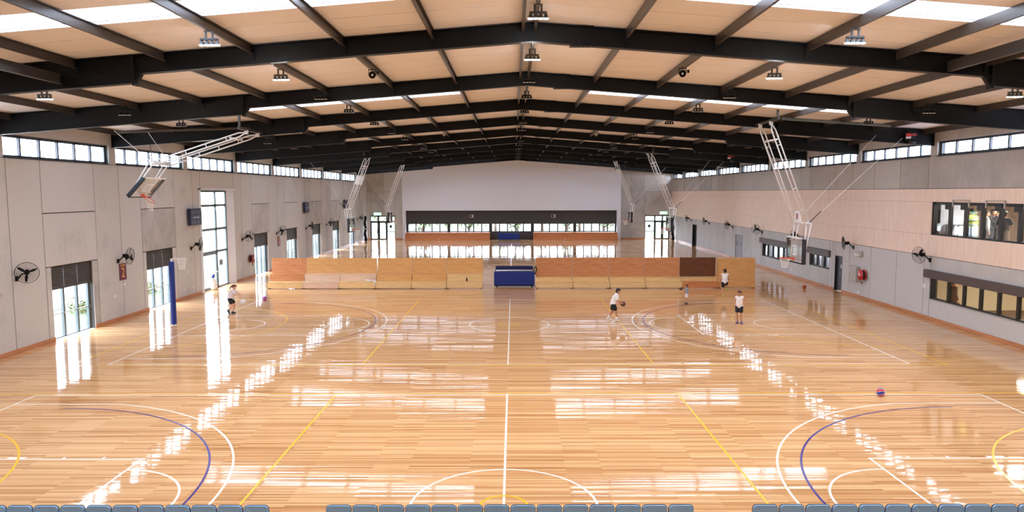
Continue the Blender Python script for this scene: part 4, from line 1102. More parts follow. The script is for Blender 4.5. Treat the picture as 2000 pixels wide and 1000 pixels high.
for x in (-1.1, 1.1): obj('end_bracket', MB().rbox(x-.04, .33, .9, x+.04, .39, 1.1, .01), M_whitep, t)
obj('push_handle', MB().tube([(1.24, .1, .95), (1.25, .12, 1.22), (1.3, .15, 1.32), (1.37, .2, 1.3), (1.4, .25, 1.15), (1.36, .3, .98), (1.3, .3, .8)], .035, 8), M_rubber, t, True)
for x in (-1.1, 1.1):
    for y in (.14, .7):
        obj('castor', MB().cyl((x-.03, y, .05), (x+.03, y, .05), .05, n=12).box(x-.04, y-.02, .05, x+.04, y+.02, .11), M_black, t)
t = thing('mat_trolley', 'distant blue trolley before the dark gap of the far wall', 'trolley', (-.37, 89.3, 0))
obj('front_panel', MB().rbox(-1.32, 0, .12, 1.32, .09, .9, .025), M_blue, t); obj('base', MB().rbox(-1.3, .09, .1, 1.3, .7, .8, .02), M_blued, t)
for x in (-1.1, 1.1):
    for y in (.12, .6): obj('castor', MB().cyl((x-.03, y, .05), (x+.03, y, .05), .05, n=10).box(x-.03, y-.02, .05, x+.03, y+.02, .12), M_black, t)

# ------------------------------------------------------------------ balls
def ball_mat(name, cols):
    m = bpy.data.materials.new(name); m.use_nodes = True; nt = m.node_tree; N = nt.nodes; L = nt.links; b = N['Principled BSDF']; b.inputs['Roughness'].default_value = .5
    vn = N.new('ShaderNodeTexNoise'); vn.inputs['Scale'].default_value = 160; bp = N.new('ShaderNodeBump'); bp.inputs['Strength'].default_value = .15; L.new(vn.outputs[0], bp.inputs['Height']); L.new(bp.outputs[0], b.inputs['Normal'])
    b.inputs['Base Color'].default_value = (*lin(cols), 1); return m
def ball(name, label, loc, r, panels, seam, rot=(0, 0, 0), cat='ball'):
    t = thing(name, label, cat, loc); Rm = Matrix.Rotation(rot[2], 4, 'Z') @ Matrix.Rotation(rot[1], 4, 'Y') @ Matrix.Rotation(rot[0], 4, 'X')
    n = len(panels)
    for k in range(n):
        vs = []; fs = []; a0 = 2*PI*k/n; nu, nv = 5, 12
        for i in range(nv+1):
            th = PI*i/nv
            for j in range(nu+1):
                p = a0+2*PI/n*j/nu; vs.append((r*math.sin(th)*math.cos(p), r*math.sin(th)*math.sin(p), r*math.cos(th)))
        for i in range(nv):
            for j in range(nu): a = i*(nu+1)+j; fs.append((a, a+1, a+nu+2, a+nu+1))
        me = MB().add(vs, fs).xform(Rm)
        obj('ball_panel', me, panels[k], t, True)
    sm = MB()
    for k in range(n):
        p = 2*PI*k/n; sm.tube([(r*1.002*math.sin(PI*i/14)*math.cos(p), r*1.002*math.sin(PI*i/14)*math.sin(p), r*1.002*math.cos(PI*i/14)) for i in range(15)], r*.045, 5)
    obj('seam', sm.xform(Rm), seam, t); return t
mB, mR, mW = ball_mat('ball_blue', (30, 64, 170)), ball_mat('ball_red', (206, 44, 56)), ball_mat('ball_white', (236, 236, 238))
mO, mD, mP, mN = ball_mat('ball_orange', (190, 84, 44)), ball_mat('ball_brown', (84, 50, 42)), ball_mat('ball_purple', (176, 84, 170)), ball_mat('ball_black', (34, 28, 28))
ball('basketball', 'red and blue basketball lying on the near court', (10.95, 20.99, .121), .121, [mB, mR, mB, mR, mB, mR, mB, mR], mW, (PI/2-.3, .35, .85))
ball('basketball', 'orange basketball lying near the right wall', (18.2, 44.27, .12), .12, [mO]*4, mN, (.4, .3, 0))
ball('basketball', 'purple and dark ball lying before the left bleacher end', (-13.67, 39.82, .12), .12, [mP, mD, mP, mP], mN, (.6, .3, .4))
ball('netball', 'white ball bouncing in front of the person bending near the tall door', (-13.15, 35.3, .62), .125, [mW]*6, mat('ball_seam_grey', (206, 206, 206), .6), (.3, .2, 0))

# ------------------------------------------------------------------ small wall items
def scoreboard(y0, z0, wd, ht, label):
    t = thing('scoreboard', label, 'scoreboard', (XL, y0, z0)); M_sb = mat('navy_casing', (34, 38, 66), .45); M_sf = mat('navy_face', (58, 64, 92), .3)
    obj('bracket', MB().box(0.005, .2, .1, .08, .3, ht+.08).box(0.005, wd-.3, .1, .08, wd-.2, ht+.08), M_whitep, t)
    obj('casing', MB().rbox(.08, 0, 0, .26, wd, ht, .015), M_sb, t)
    for i in range(3):
        for j in range(2):
            obj('display_panel', MB().rbox(.26, .08+j*(wd-.08)/2, .07+i*(ht-.1)/3, .268, (j+1)*(wd-.08)/2, .0+(i+1)*(ht-.1)/3, .003), M_sf, t)
    obj('figure_strip', MB().box(.268, wd*.3, ht*.42, .272, wd*.45, ht*.5).box(.268, wd*.55, ht*.42, .272, wd*.75, ht*.5), mat('pale_figures', (190, 196, 214), .4), t)
    return t
scoreboard(41.0, 4.13, 1.4, .96, 'dark navy scoreboard on the left wall before the tall glazed door')
scoreboard(63.3, 4.22, 1.35, .92, 'dark scoreboard on the left wall above the fans, midway along')
scoreboard(78.2, 4.28, 1.5, .9, 'most distant dark scoreboard on the left wall')

def text_mesh(body, size, ext=.003):
    cu_ = bpy.data.curves.new('txt', 'FONT'); cu_.body = body; cu_.size = size; cu_.extrude = ext; cu_.align_x = 'CENTER'; cu_.align_y = 'CENTER'
    o = bpy.data.objects.new('txt', cu_); C.objects.link(o); dg = bpy.context.evaluated_depsgraph_get()
    me = bpy.data.meshes.new_from_object(o.evaluated_get(dg)); bpy.data.objects.remove(o); me.materials.clear()
    return me
def sign(y, z, num, label):
    t = thing('court_sign', label, 'sign', (XL, y, z)); M_mar = mat('maroon_sign', (98, 36, 66), .45); M_y = mat('sign_yellow', (242, 186, 60), .45)
    obj('sign_plate', MB().rbox(0, -.3, -.4, .025, .3, .4, .006), M_mar, t)
    for s_, sz, dz in ((num, .66, -.06), ('COURT', .13, .3)):
        me = text_mesh(s_, sz); o = obj('lettering', me, M_y, t); o.matrix_local = Matrix.Translation((.029, 0, dz)) @ Matrix.Rotation(PI/2, 4, 'Z') @ Matrix.Rotation(PI/2, 4, 'X')
        if s_ == num: o.scale = (.8, 1, 1)
sign(34.17, 2.26, '2', 'maroon sign with a yellow number 2 under the second left wall fan')
sign(56.75, 2.18, '3', 'small distant maroon sign under a left wall fan')

def reel(label, loc, rz, mr):
    t = thing('fire_hose_reel', label, 'hose reel', loc, rz)
    obj('mount', MB().rbox(0, -.06, -.12, .12, .06, .12, .01), M_black, t)
    obj('hose_coil', MB().cyl((.1, 0, 0), (.26, 0, 0), .24, n=24), M_rubber, t)
    obj('reel_disc', MB().lathe([(.001, .26), (.3, .26), (.31, .275), (.3, .29), (.12, .29), (.11, .31), (.001, .31)], axis=(1, 0, 0), n=28), mr, t, True)
    obj('reel_disc', MB().lathe([(.001, .07), (.3, .07), (.31, .085), (.3, .1), (.001, .1)], axis=(1, 0, 0), n=28), mr, t, True)
    obj('hub', MB().cyl((.31, 0, 0), (.33, 0, 0), .07, n=14), M_whitep, t)
    obj('hose_end', MB().tube([(.2, -.02, -.22), (.2, -.08, -.36), (.18, .02, -.5), (.18, .12, -.42), (.18, .08, -.3)], .018, 7), M_rubber, t, True)
    obj('nozzle', MB().cyl((.2, -.04, -.3), (.2, -.1, -.45), .022, .012, 8), M_steel, t)
reel('red fire hose reel on the right wall beside the grey cabinet', RW(39.8, .005, 1.38), PI-TH, M_red)
reel('dull red fire hose reel on the left wall past the tall glazed door', (XL, 50.45, 1.37), 0, mat('maroon_enamel', (150, 52, 56), .4))
t = thing('wall_cabinet', 'grey metal cabinet on the right wall beside the red hose reel', 'cabinet', RW(41.3, .005, .9), PI-TH)
obj('body', MB().rbox(0, .0, 0, .22, .92, .87, .01), M_greyp, t); obj('door', MB().rbox(.22, .02, .02, .24, .9, .85, .006), M_greyp, t); obj('handle', MB().rbox(.24, .1, .4, .265, .14, .52, .005), M_steel, t)
t = thing('emergency_light', 'grey twin emergency light high above the hose reel', 'light', RW(40.4, .005, 2.5), PI-TH)
obj('body', MB().rbox(0, -.28, -.16, .14, .28, .16, .015), M_greyp, t)
for y in (-.12, .12): obj('lamp_head', MB().lathe([(.03, 0), (.08, .05), (.085, .12), (.001, .13)], (.13, y, -.05), (1, 0, -.3), 14), M_whitep, t, True)
t = thing('wall_box', 'white cable box low on the left wall near the first fan', 'box', (XL, 25.95, 2.33))
obj('body', MB().rbox(0, -.12, -.09, .1, .12, .09, .01), M_whitep, t); obj('lid', MB().rbox(.1, -.1, -.07, .112, .1, .07, .004), M_greyp, t)
def socket_(label, loc, rz, w_=.07, h_=.06):
    t = thing('wall_socket', label, 'socket', loc, rz, 'wall sockets'); obj('plate', MB().rbox(0, -w_, -h_, .02, w_, h_, .005), M_whitep, t)
    obj('switch', MB().rbox(.02, -w_*.5, -h_*.3, .03, -w_*.1, h_*.4, .003), M_whitep, t); obj('switch', MB().rbox(.02, w_*.1, -h_*.3, .03, w_*.5, h_*.4, .003), M_whitep, t)
for y, z, lab in ((33.4, 1.2, 'lower white socket between the first and second left windows'), (34.28, 1.65, 'upper white switch between the first and second left windows'), (40.85, 1.48, 'upper white switch after the second left window'), (40.35, .55, 'nearer low white socket after the second left window'), (41.5, .52, 'farther low white socket after the second left window')):
    socket_(lab, (XL, y, z), 0)
for y, z, lab, ww in ((33.97, 1.54, 'white switch beside the brown hooded window', .09), (40.5, .31, 'wide low white socket under the hose reel', .17), (50.6, .5, 'low white socket under the nearer hoop', .07), (61.4, .75, 'white switch beside the grey double door', .1), (41.75, 1.3, 'small white plate beside the grey cabinet', .05)):
    socket_(lab, RW(y, .005, z), PI-TH, ww, .09 if z > 1 else .06)

# exit signs
M_exit = emis('exit_green', (.02, .5, .28), 1.4); M_exw = emis('exit_white', (.9, 1, .95), 1.6)
for x, z, lab in ((-17.1, 3.28, 'green exit sign over the far left glazed door'), (19.3, 3.36, 'green exit sign over the far right glazed door')):
    t = thing('exit_sign', lab, 'sign', (x, YE-.06, z)); obj('housing', MB().rbox(-.5, -.06, -.2, .5, .02, .2, .01), M_whitep, t)
    obj('face', MB().box(-.47, -.066, -.17, .47, -.06, .17), M_exit, t)
    pg = MB().sph((-.02, -.07, .1), (.035, .006, .035), 10, 6).tube([(-.03, -.07, .05), (-.07, -.07, -.03), (-.14, -.07, -.04)], .016, 6).tube([(-.07, -.07, -.03), (0, -.07, -.07), (-.02, -.07, -.14)], .016, 6).tube([(-.1, -.07, .03), (-.03, -.07, .05), (.05, -.07, .0)], .013, 6)
    obj('running_figure', pg, M_exw, t)
    obj('arrow', MB().box(.12, -.07, -.02, .3, -.066, .02).prism([(.28, -.09), (.4, 0), (.28, .09)], 'y', -.07, -.066), M_exw, t)
    obj('door_symbol', MB().box(-.38, -.07, -.14, -.24, -.066, .14), M_exw, t)
# speakers on the dark band
for x, lab in ((-5.13, 'small grey box on the dark band, left of centre'), (5.31, 'small grey box on the dark band, right of centre')):
    t = thing('wall_speaker', lab, 'speaker', (x, YE-.06, 2.98)); obj('casing', MB().rbox(-.26, -.2, -.2, .26, 0, .2, .02), M_greyp, t)
    obj('speaker_grille', MB().rbox(-.2, -.21, -.15, .02, -.2, .15, .006), M_black, t); obj('front_vent', MB().rbox(.06, -.21, -.15, .2, -.2, .15, .006), M_greyp, t)
# rolled dark nets hanging in the far corners
for x, y, lab in ((-18.05, 88.2, 'dark rolled divider net hanging in the far left corner'), (19.95, 88.6, 'dark rolled divider net hanging in the far right corner')):
    t = thing('rolled_net', lab, 'net', (x, y, 0)); pts = [(0.05*math.sin(k*1.3), .04*math.cos(k), .02+3.1*k/12) for k in range(13)]
    obj('net_roll', MB().tube(pts, [.16, .2, .15, .19, .16, .14, .18, .14, .17, .15, .14, .17, .12], 10), M_black, t, True); 
    obj('tie_strap', MB().lathe([(.2, 0), (.21, .05), (.2, .1)], (0, 0, 1.5), n=14), M_greyp, t)
# white bag with blue top by the tall door
t = thing('ball_bag', 'white sack with a blue top slumped against the tall glazed door', 'bag', (-18.36, 44.2, 0.0))
mb = MB().sph((0, 0, .34), (.2, .26, .36), 16, 12).sph((0.02, -.1, .62), (.1, .12, .2), 12, 8).sph((0, .1, .2), (.2, .24, .2), 12, 8)
sk_ = obj('sack', mb, M_cloth_w, t, True); sk_.modifiers.new('r', 'REMESH').voxel_size = .03
obj('blue_top', MB().tube([(.02, -.16, .76), (.02, -.06, .86), (.02, .06, .97)], [.07, .1, .05], 10), M_blue, t, True)
obj('dark_strap', MB().tube([(.12, .2, .06), (.2, .26, .2), (.1, .3, .32)], .05, 8), M_rubber, t, True)

# ------------------------------------------------------------------ seats along the bottom of the frame
def seat():
    t = thing('stadium_seat', '', 'chair'); W2 = .205; n = 15
    def shell(d, w_, z0, z1, rr, mb, off):
        # rounded rectangle outline, bulged in y
        out = []
        for cx, cz, a0 in ((w_-rr, z1-rr, 0), (-w_+rr, z1-rr, 90), (-w_+rr*.6, z0+rr*.6, 180), (w_-rr*.6, z0+rr*.6, 270)):
            r2 = rr if a0 < 180 else rr*.6
            for k in range(5):
                a = math.radians(a0+22.5*k); out.append((cx+r2*math.cos(a), cz+r2*math.sin(a)))
        bulge = lambda x, z: -.03*(x/w_)**2 + (z-z0)*-.16
        m_ = len(out); vs = [(x, off+bulge(x, z), z) for x, z in out]+[(x, off+d+bulge(x, z), z) for x, z in out]
        vs += [(0, off+bulge(0, (z0+z1)/2)-.012, (z0+z1)/2), (0, off+d+bulge(0, (z0+z1)/2)-.012, (z0+z1)/2)]
        fs = [(i, (i+1) % m_, m_+(i+1) % m_, m_+i) for i in range(m_)]+[(2*m_, (i+1) % m_, i) for i in range(m_)]+[(2*m_+1, m_+i, m_+(i+1) % m_) for i in range(m_)]
        mb.add(vs, fs); return [Vector((x, off+bulge(x, z)+d*.5, z)) for x, z in out]
    mb = MB(); o = shell(.035, W2, .36, .80, .06, mb, 0); b = obj('backrest', mb, M_seat, t, False)
    ed = MB().tube([p+Vector((0, .022, 0)) for p in o], .009, 6, True); obj('edge_trim', ed, M_pipe, b)
    st = MB()
    vs = []
    obj('seat', MB().rbox(-W2+.01, .02, .38, W2-.01, .42, .43, .02, 2), M_seat, t)
    for x in (-.16, .16):
        for y in (.02, .36): obj('leg', MB().tube([(x, y, .39), (x*1.08, y+(.02 if y > .2 else -.02), 0.02)], .014, 7), M_black, t)
    return t
pseat = None
def put_seat(px, k, block, n):
    # find the floor position of the seat column from its pixel column at the fixed row depth
    global pseat
    Y = YSEAT; u = (px-1000)/1389.278
    # ray through (px, 990)
    d = r_*u + u_*(-(990-500)/1389.278) + f_
    s_ = (Y-CAM.y)/d.y; x = CAM.x+d.x*s_
    lab = 'grey plastic seat, %s from the left in the %s block of the front row' % (ORD[k], block)
    loc = (x, Y, ZSEAT)
    if pseat is None:
        pseat = seat(); pseat.location = loc; pseat['label'] = lab; pseat['group'] = 'front row seats'
    else: dup(pseat, loc, None, lab)
YSEAT = 12.07; ZSEAT = -.02
for k in range(12): put_seat(-58+51.0*k, k, 'left', 12) if k else None
for k in range(14): put_seat(663+51.2*k, k, 'middle', 14)
for k in range(11): put_seat(1492+51.6*k, k, 'right', 11)

# ------------------------------------------------------------------ people
DG = bpy.context.evaluated_depsgraph_get
def fuse(name, mb, mt, parent, vox, smooth=3):
    me = mb.mesh(name); o = bpy.data.objects.new(name, me); C.objects.link(o)
    r = o.modifiers.new('r', 'REMESH'); r.mode = 'VOXEL'; r.voxel_size = vox
    s = o.modifiers.new('s', 'SMOOTH'); s.iterations = smooth; s.factor = .5
    m2 = bpy.data.meshes.new_from_object(o.evaluated_get(DG())); bpy.data.objects.remove(o)
    m2.polygons.foreach_set('use_smooth', [True]*len(m2.polygons)); m2.materials.clear(); m2.materials.append(mt); m2.name = name
    o = bpy.data.objects.new(name, m2); C.objects.link(o); o.parent = parent; return o
DEF = dict(pel=(0, 0, .53), che=(0, .0, .72), nk=(0, 0, .83), hd=(0, -.012, .925), look=(0, -1, 0),
           shR=(-.105, 0, .80), elR=(-.14, .015, .63), wrR=(-.145, -.03, .48), shL=(.105, 0, .80), elL=(.14, .015, .63), wrL=(.145, -.03, .48),
           hiR=(-.052, 0, .51), knR=(-.058, -.015, .285), anR=(-.06, .012, .05), hiL=(.052, 0, .51), knL=(.058, -.015, .285), anL=(.06, .012, .05),
           toR=(0, -1, 0), toL=(0, -1, 0), hdirR=None, hdirL=None, palmR=(1, 0, 0), palmL=(-1, 0, 0), curl=.35)
def person(label, loc, rz, H, pose, shirt, shorts, hair_m, shoe_m, skin=None, tank=False, long_trousers=False, long_sleeve=False, ponytail=False, sock=None, vox=.0075, group=None, jacket=None):
    skin = skin or M_skin; P = dict(DEF); P.update(pose); V = {k: Vector(v)*H for k, v in P.items() if isinstance(v, tuple) and k[:2] not in ('to', 'lo', 'pa') and k[:4] != 'hdir'}
    t = thing('person', label, 'person', loc, rz, group); b = MB(); h = H
    # torso, neck, head
    pel, che, nk, hd = V['pel'], V['che'], V['nk'], V['hd']
    b.cap(pel, che, .078*h, .09*h); b.cap(che, nk-Vector((0, 0, .03*h)), .085*h, .05*h); b.cap(V['shR'], V['shL'], .04*h, .04*h); b.cap(V['hiR'], V['hiL'], .062*h, .062*h)
    b.cap(nk-Vector((0, 0, .03*h)), hd-Vector((0, 0, .03*h)), .034*h, .032*h)
    look = Vector(P['look']).normalized(); rt = look.cross(Vector((0, 0, 1))).normalized(); upv = rt.cross(look)
    HM = Matrix(((rt.x, -look.x, upv.x, hd.x), (rt.y, -look.y, upv.y, hd.y), (rt.z, -look.z, upv.z, hd.z), (0, 0, 0, 1)))   # head frame: +x right of face, -y forward
    hm = MB(); hm.sph((0, .004*h, .012*h), (.054*h, .064*h, .064*h), 18, 12); hm.sph((0, -.014*h, -.03*h), (.042*h, .046*h, .045*h), 16, 10); hm.sph((0, -.03*h, -.058*h), (.022*h, .02*h, .014*h), 10, 8)
    hm.cap((0, -.058*h, .01*h), (0, -.068*h, -.018*h), .006*h, .0105*h, 8); hm.sph((0, -.056*h, -.04*h), (.018*h, .007*h, .008*h), 10, 6)
    for sx in (-1, 1): hm.sph((sx*.054*h, .008*h, -.006*h), (.008*h, .014*h, .02*h), 8, 6); hm.sph((sx*.022*h, -.05*h, .02*h), (.016*h, .01*h, .005*h), 8, 6)
    b.join(hm.xform(HM))
    for s in 'RL':
        sh, el, wr, hi, kn, an = (V[k+s] for k in ('sh', 'el', 'wr', 'hi', 'kn', 'an'))
        b.cap(sh, el, .031*h, .024*h); b.cap(el, wr, .025*h, .016*h); b.sph(tuple(el+(wr-el)*.25), (.026*h,)*3, 10, 8)
        b.cap(hi, kn, .056*h, .037*h); b.cap(kn, an, .036*h, .022*h); b.sph(tuple(kn+(an-kn)*.28+Vector((0, .008*h, 0))), (.036*h, .036*h, .06*h), 12, 8)
        td = Vector(P['to'+s]).normalized(); fl_ = an-Vector((0, 0, .028*h)); b.cap(fl_-td*.02*h, fl_+td*.08*h, .022*h, .018*h)
        # hand: palm, four bent fingers, thumb
        hdv = Vector(P['hdir'+s]).normalized() if P['hdir'+s] else (wr-el).normalized()
        pn = Vector(P['palm'+s]); pn = (pn-hdv*pn.dot(hdv)).normalized(); sd = hdv.cross(pn).normalized()*(1 if s == 'R' else -1)
        pc = wr+hdv*.032*h
        for q in (-.014, -.005, .005, .014): b.cap(wr+hdv*.004*h+sd*q*.6*h, pc+hdv*.018*h+sd*q*1.15*h, .0085*h, .0075*h, 8)
        for q, ln in ((-.0195, .036), (-.0065, .044), (.0065, .047), (.0195, .041)):
            p0 = pc+hdv*.018*h+sd*q*h; d1 = (hdv*math.cos(P['curl'])+pn*math.sin(P['curl'])+sd*q*4).normalized(); p1 = p0+d1*ln*.5*h
            d2 = (hdv*math.cos(P['curl']*2.2)+pn*math.sin(P['curl']*2.2)+sd*q*4).normalized(); p2 = p1+d2*ln*.5*h
            b.cap(p0, p1, .0062*h, .0058*h, 7); b.cap(p1, p2, .0058*h, .005*h, 7)
        q0 = wr+hdv*.012*h+sd*.014*h; q1 = q0+(sd*.8+hdv*.5+pn*.35).normalized()*.028*h; q2 = q1+(hdv*.9+pn*.4+sd*.15).normalized()*.024*h
        b.cap(q0, q1, .0085*h, .007*h, 7); b.cap(q1, q2, .007*h, .0055*h, 7)
    body = fuse('body', b, skin, t, vox*h/1.5)
    for sx in (-1, 1): obj('eye', MB().sph((sx*.021*h, -.0565*h, .007*h), (.0085*h, .005*h, .006*h), 8, 6).xform(HM), M_eye, t, True)
    obj('mouth', MB().sph((0, -.0625*h, -.041*h), (.015*h, .004*h, .0035*h), 8, 6).xform(HM), M_lip, t, True)
    # hair
    hr = MB(); hr.sph((0, .014*h, .03*h), (.06*h, .066*h, .058*h), 18, 12); hr.sph((0, .036*h, .0), (.053*h, .044*h, .058*h), 16, 10); hr.sph((0, -.03*h, .062*h), (.04*h, .034*h, .022*h), 12, 8)
    if ponytail: hr.cap((0, .075*h, .02*h), (0, .105*h, -.04*h), .024*h, .022*h); hr.cap((0, .105*h, -.04*h), (0, .1*h, -.12*h), .022*h, .009*h)
    fuse('hair', hr.xform(HM), hair_m, t, .009*h/1.5, 2)
    # top
    c = MB(); e = .013*h
    c.cap(pel+Vector((0, 0, .02*h)), che, .082*h+e, .09*h+e*.8); c.cap(che, nk-Vector((0, 0, .05*h)), .085*h+e*.8, .052*h+e*.4); c.cap(V['shR']*.93+V['shL']*.07, V['shL']*.93+V['shR']*.07, .04*h+e*.7)
    c.cap(V['hiR']+Vector((0, 0, .03*h)), V['hiL']+Vector((0, 0, .03*h)), .062*h+e)
    if not tank:
        for s in 'RL':
            sh, el, wr = V['sh'+s], V['el'+s], V['wr'+s]
            if long_sleeve: c.cap(sh, el, .031*h+e, .025*h+e); c.cap(el, el+(wr-el)*.9, .025*h+e, .018*h+e)
            else: c.cap(sh, sh+(el-sh)*.62, .033*h+e, .032*h+e)
    top = fuse('shirt', c, shirt, t, .011*h/1.5)
    if jacket:
        for z, mt in jacket:
            p = pel.lerp(nk, z); obj('reflective_band', MB().lathe([(.098*h+e*1.3, -.016*h), (.1*h+e*1.3, 0), (.098*h+e*1.3, .016*h)], p, (nk-pel).normalized(), 20), mt, top)
    # shorts or trousers
    sdm = MB(); sdm.cap(V['hiR']+Vector((0, 0, .015*h)), V['hiL']+Vector((0, 0, .015*h)), .07*h+e*.6)
    for s in 'RL':
        hi, kn, an = V['hi'+s], V['kn'+s], V['an'+s]
        if long_trousers: sdm.cap(hi, kn, .058*h+e, .04*h+e); sdm.cap(kn, kn+(an-kn)*.9, .04*h+e, .03*h+e)
        else: sdm.cap(hi, hi+(kn-hi)*.55, .06*h+e*.8, .053*h+e*.8)
    fuse('trousers' if long_trousers else 'shorts', sdm, shorts, t, .011*h/1.5)
    for s in 'RL':
        an, kn = V['an'+s], V['kn'+s]; td = Vector(P['to'+s]).normalized(); fl_ = an-Vector((0, 0, .022*h)); so = MB()
        so.cap(fl_-td*.025*h, fl_+td*.085*h, .03*h, .025*h); so.cap(an+(kn-an)*.06, fl_+td*.02*h, .028*h, .03*h)
        lo = min(v[2] for v in so.v)
        fuse('shoe', so, shoe_m, t, .009*h/1.5, 1)
        if sock: obj('sock', MB().cap(an+(kn-an)*.08, an+(kn-an)*.32, .028*h, .029*h), sock, t, True)
    return t
M_sil = mat('pale_grey_cloth', (226, 220, 226), .8, .04, 8)
M_gry = mat('grey_cloth', (150, 152, 164), .8, .06, 8)
M_shoe_w = mat('pale_shoe', (222, 220, 216), .5); M_shoe_k = mat('dark_shoe', (44, 52, 66), .5); M_shoe_y = mat('lime_shoe', (198, 206, 70), .5); M_shoe_b = mat('violet_blue_shoe', (92, 84, 152), .5)
M_navy = mat('navy_cloth', (34, 36, 54), .8)
# player bending to the bouncing ball
person('person in pale grey top and dark shorts bending towards a bouncing white ball', (-13.78, 35.46, 0), PI/2, 1.55,
       dict(pel=(0, .03, .5), che=(0, -.03, .68), nk=(0, -.07, .78), hd=(0, -.105, .865), look=(0, -1, -.45), shR=(-.095, -.06, .755), shL=(.095, -.06, .755),
            elR=(-.11, -.17, .64), wrR=(-.07, -.28, .6), elL=(.11, -.17, .66), wrL=(.07, -.3, .62), hiR=(-.05, .03, .48), hiL=(.05, .03, .48),
            knR=(-.055, -.04, .28), anR=(-.055, .1, .12), toR=(0, -.5, -.85), knL=(.055, -.08, .28), anL=(.055, -.0, .05), palmR=(0, 0, -1), palmL=(0, 0, -1)),
       M_sil, M_cloth_k, M_hairr, M_shoe_k, ponytail=True)
# player holding the ball at the waist
t = person('person in white t-shirt and black shorts stepping with a ball at the waist', (4.87, 33.2, 0), PI/2, 1.62,
       dict(pel=(0, .03, .5), che=(0, -.03, .68), nk=(0, -.075, .79), hd=(0, -.105, .875), look=(.15, -1, -.3), shR=(-.1, -.055, .765), shL=(.1, -.055, .765),
            elR=(-.15, -.06, .62), wrR=(-.09, -.17, .535), elL=(.15, -.06, .62), wrL=(.09, -.17, .535), hiR=(-.05, .03, .48), hiL=(.05, .03, .48),
            knR=(-.055, -.05, .28), anR=(-.055, -.06, .05), knL=(.06, .06, .28), anL=(.06, .16, .085), toL=(0, -1, -.5), palmR=(.8, .2, 0), palmL=(-.8, .2, 0), hdirR=(.25, -1, -.1), hdirL=(-.25, -1, -.1)),
       M_cloth_w, M_cloth_k, M_hairb, M_shoe_w, skin=M_skin2, sock=M_cloth_w)
ball('basketball', 'dark basketball held at the waist of the stepping person', (4.87+.245*1.62, 33.2, .505*1.62), .118, [mD]*4, mN, (.3, .5, 0))
# small child
person('small child in a grey t-shirt and pale grey shorts holding a dark ball up', (9.46, 38.3, 0), -PI/2, 1.06,
       dict(hd=(0, -.012, .91), look=(0, -1, -.05), elR=(-.13, -.08, .68), wrR=(-.07, -.2, .73), elL=(.13, -.08, .68), wrL=(.07, -.2, .73), palmR=(1, 0, 0), palmL=(-1, 0, 0), hdirR=(.2, -1, .3), hdirL=(-.2, -1, .3)),
       M_gry, M_sil, M_hairb, M_shoe_k, skin=M_skin2)
ball('basketball', 'small dark ball in the hands of the small child', (9.46-.29*1.06, 38.3, .775*1.06), .085, [mD]*4, mN, (.3, .2, 0))
# running away, one knee lifted
person('person seen from behind in white sleeveless top and lime shoes, running before the bleachers', (12.26, 40.9, 0), PI-.15, 1.6,
       dict(look=(0, -1, -.1), elR=(-.13, .03, .66), wrR=(-.12, -.1, .57), elL=(.15, .05, .65), wrL=(.13, -.03, .53), knR=(-.075, -.17, .43), anR=(-.06, -.03, .27), toR=(0, -.6, -.8), knL=(.05, -.03, .29), anL=(.045, .06, .06)),
       M_cloth_w, M_cloth_k, M_hairb, M_shoe_y, skin=M_skin2, tank=True)
# standing with the hand on the hip
person('person in white sleeveless top and violet shoes standing with a hand on the hip', (10.46, 32.6, 0), -.35, 1.5,
       dict(hd=(-.008, -.014, .925), look=(-.45, -1, -.12), elR=(-.135, .02, .64), wrR=(-.09, -.05, .56), elL=(.24, .04, .68), wrL=(.12, -.04, .62), palmL=(-.3, 0, -1), hdirL=(-1, -.3, -.3), palmR=(.3, -.2, 0), hdirR=(.7, -.3, -.3),
            hiR=(-.05, 0, .51), anR=(-.045, .012, .05), anL=(.075, 0, .05), toL=(.3, -1, 0), toR=(-.4, -1, 0)),
       M_cloth_w, M_navy, M_hairb, M_shoe_b, skin=M_skin2, tank=True)
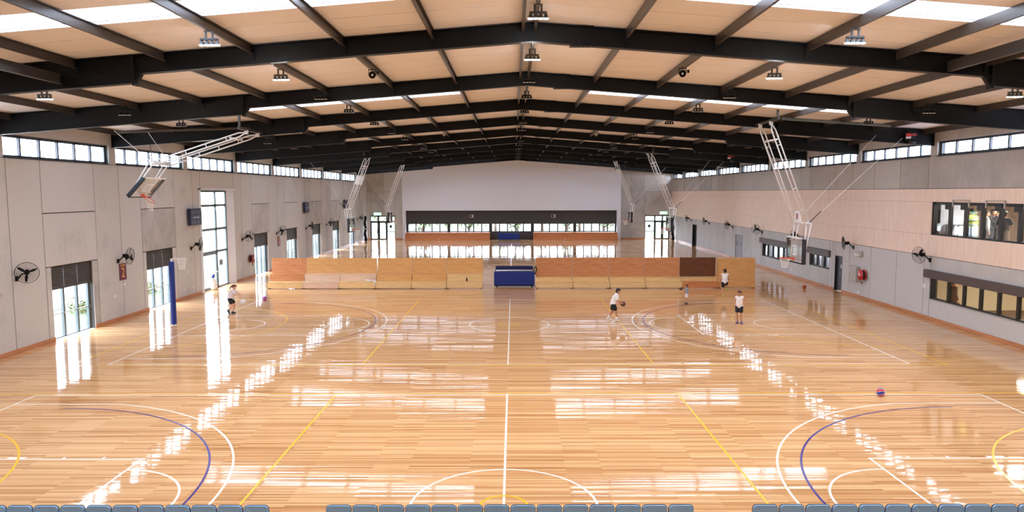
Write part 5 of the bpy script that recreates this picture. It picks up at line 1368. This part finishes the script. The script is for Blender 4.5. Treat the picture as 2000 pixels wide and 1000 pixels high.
# people in the viewing room (floor 3.1)
M_hiv = mat('hi_vis_yellow', (206, 226, 70), .7); M_grw = mat('pale_shirt', (206, 200, 196), .8); M_tan = mat('tan_cloth', (168, 146, 120), .8); M_jean = mat('pale_jeans', (150, 168, 186), .8); M_dkc = mat('charcoal_cloth', (66, 64, 66), .8)
def inroom(y, d, z=3.452): return RW(y, -d, z)
AW = -PI/2
person('person in a yellow high visibility jacket behind the upper window', inroom(32.15, .9), PI+.2, 1.76, dict(elL=(.15, -.05, .64), wrL=(.08, -.14, .62)), M_hiv, M_jean, M_hairb, M_shoe_k, long_trousers=True, long_sleeve=True, vox=.011, group='people in the viewing room', jacket=((.25, M_exit and mat('silver_band', (200, 206, 206), .4)), (.62, mat('silver_band', (200, 206, 206), .4))))
person('person in a pale shirt and dark trousers behind the upper window', inroom(31.2, .9), PI/2-.3, 1.7, {}, M_grw, M_dkc, M_hairb, M_shoe_k, long_trousers=True, long_sleeve=True, vox=.011, group='people in the viewing room')
person('person in black with an arm raised to the face behind the upper window', inroom(31.65, 1.5), .3, 1.74, dict(elR=(-.17, -.1, .7), wrR=(-.08, -.16, .84), hdirR=(.4, -.1, 1), elL=(.17, -.09, .72), wrL=(.1, -.17, .8)), M_cloth_k, M_cloth_k, M_hairb, M_shoe_k, long_trousers=True, long_sleeve=True, vox=.011, group='people in the viewing room')
person('person in a charcoal vest and tan trousers behind the upper window', inroom(30.0, .9), PI/2+.5, 1.7, dict(elR=(-.15, -.05, .65), wrR=(-.09, -.14, .6)), M_dkc, M_tan, M_hairb, M_shoe_k, long_trousers=True, vox=.011, group='people in the viewing room')
person('person in dark brown clothes walking behind the low hooded window', inroom(34.2, 1.5, .022), PI/2, 1.75, dict(knR=(-.055, -.12, .29), anR=(-.055, -.15, .05), knL=(.055, .02, .28), anL=(.055, .15, .08)), mat('dark_brown_cloth', (80, 56, 44), .8), mat('brown_trousers', (92, 66, 50), .8), M_hairb, M_shoe_k, long_trousers=True, long_sleeve=True, vox=.011)
# table and stacked trays in the viewing room
t = thing('side_table', 'dark table with pale top in the viewing room', 'table', inroom(33.05, .85, 3.452), -TH)
obj('table_top', MB().rbox(-.3, -.5, .98, .3, .5, 1.03, .01), M_greyp, t)
for x in (-.26, .26):
    for y in (-.45, .45): obj('leg', MB().cyl((x, y, 0), (x, y, .98), .02), M_black, t)
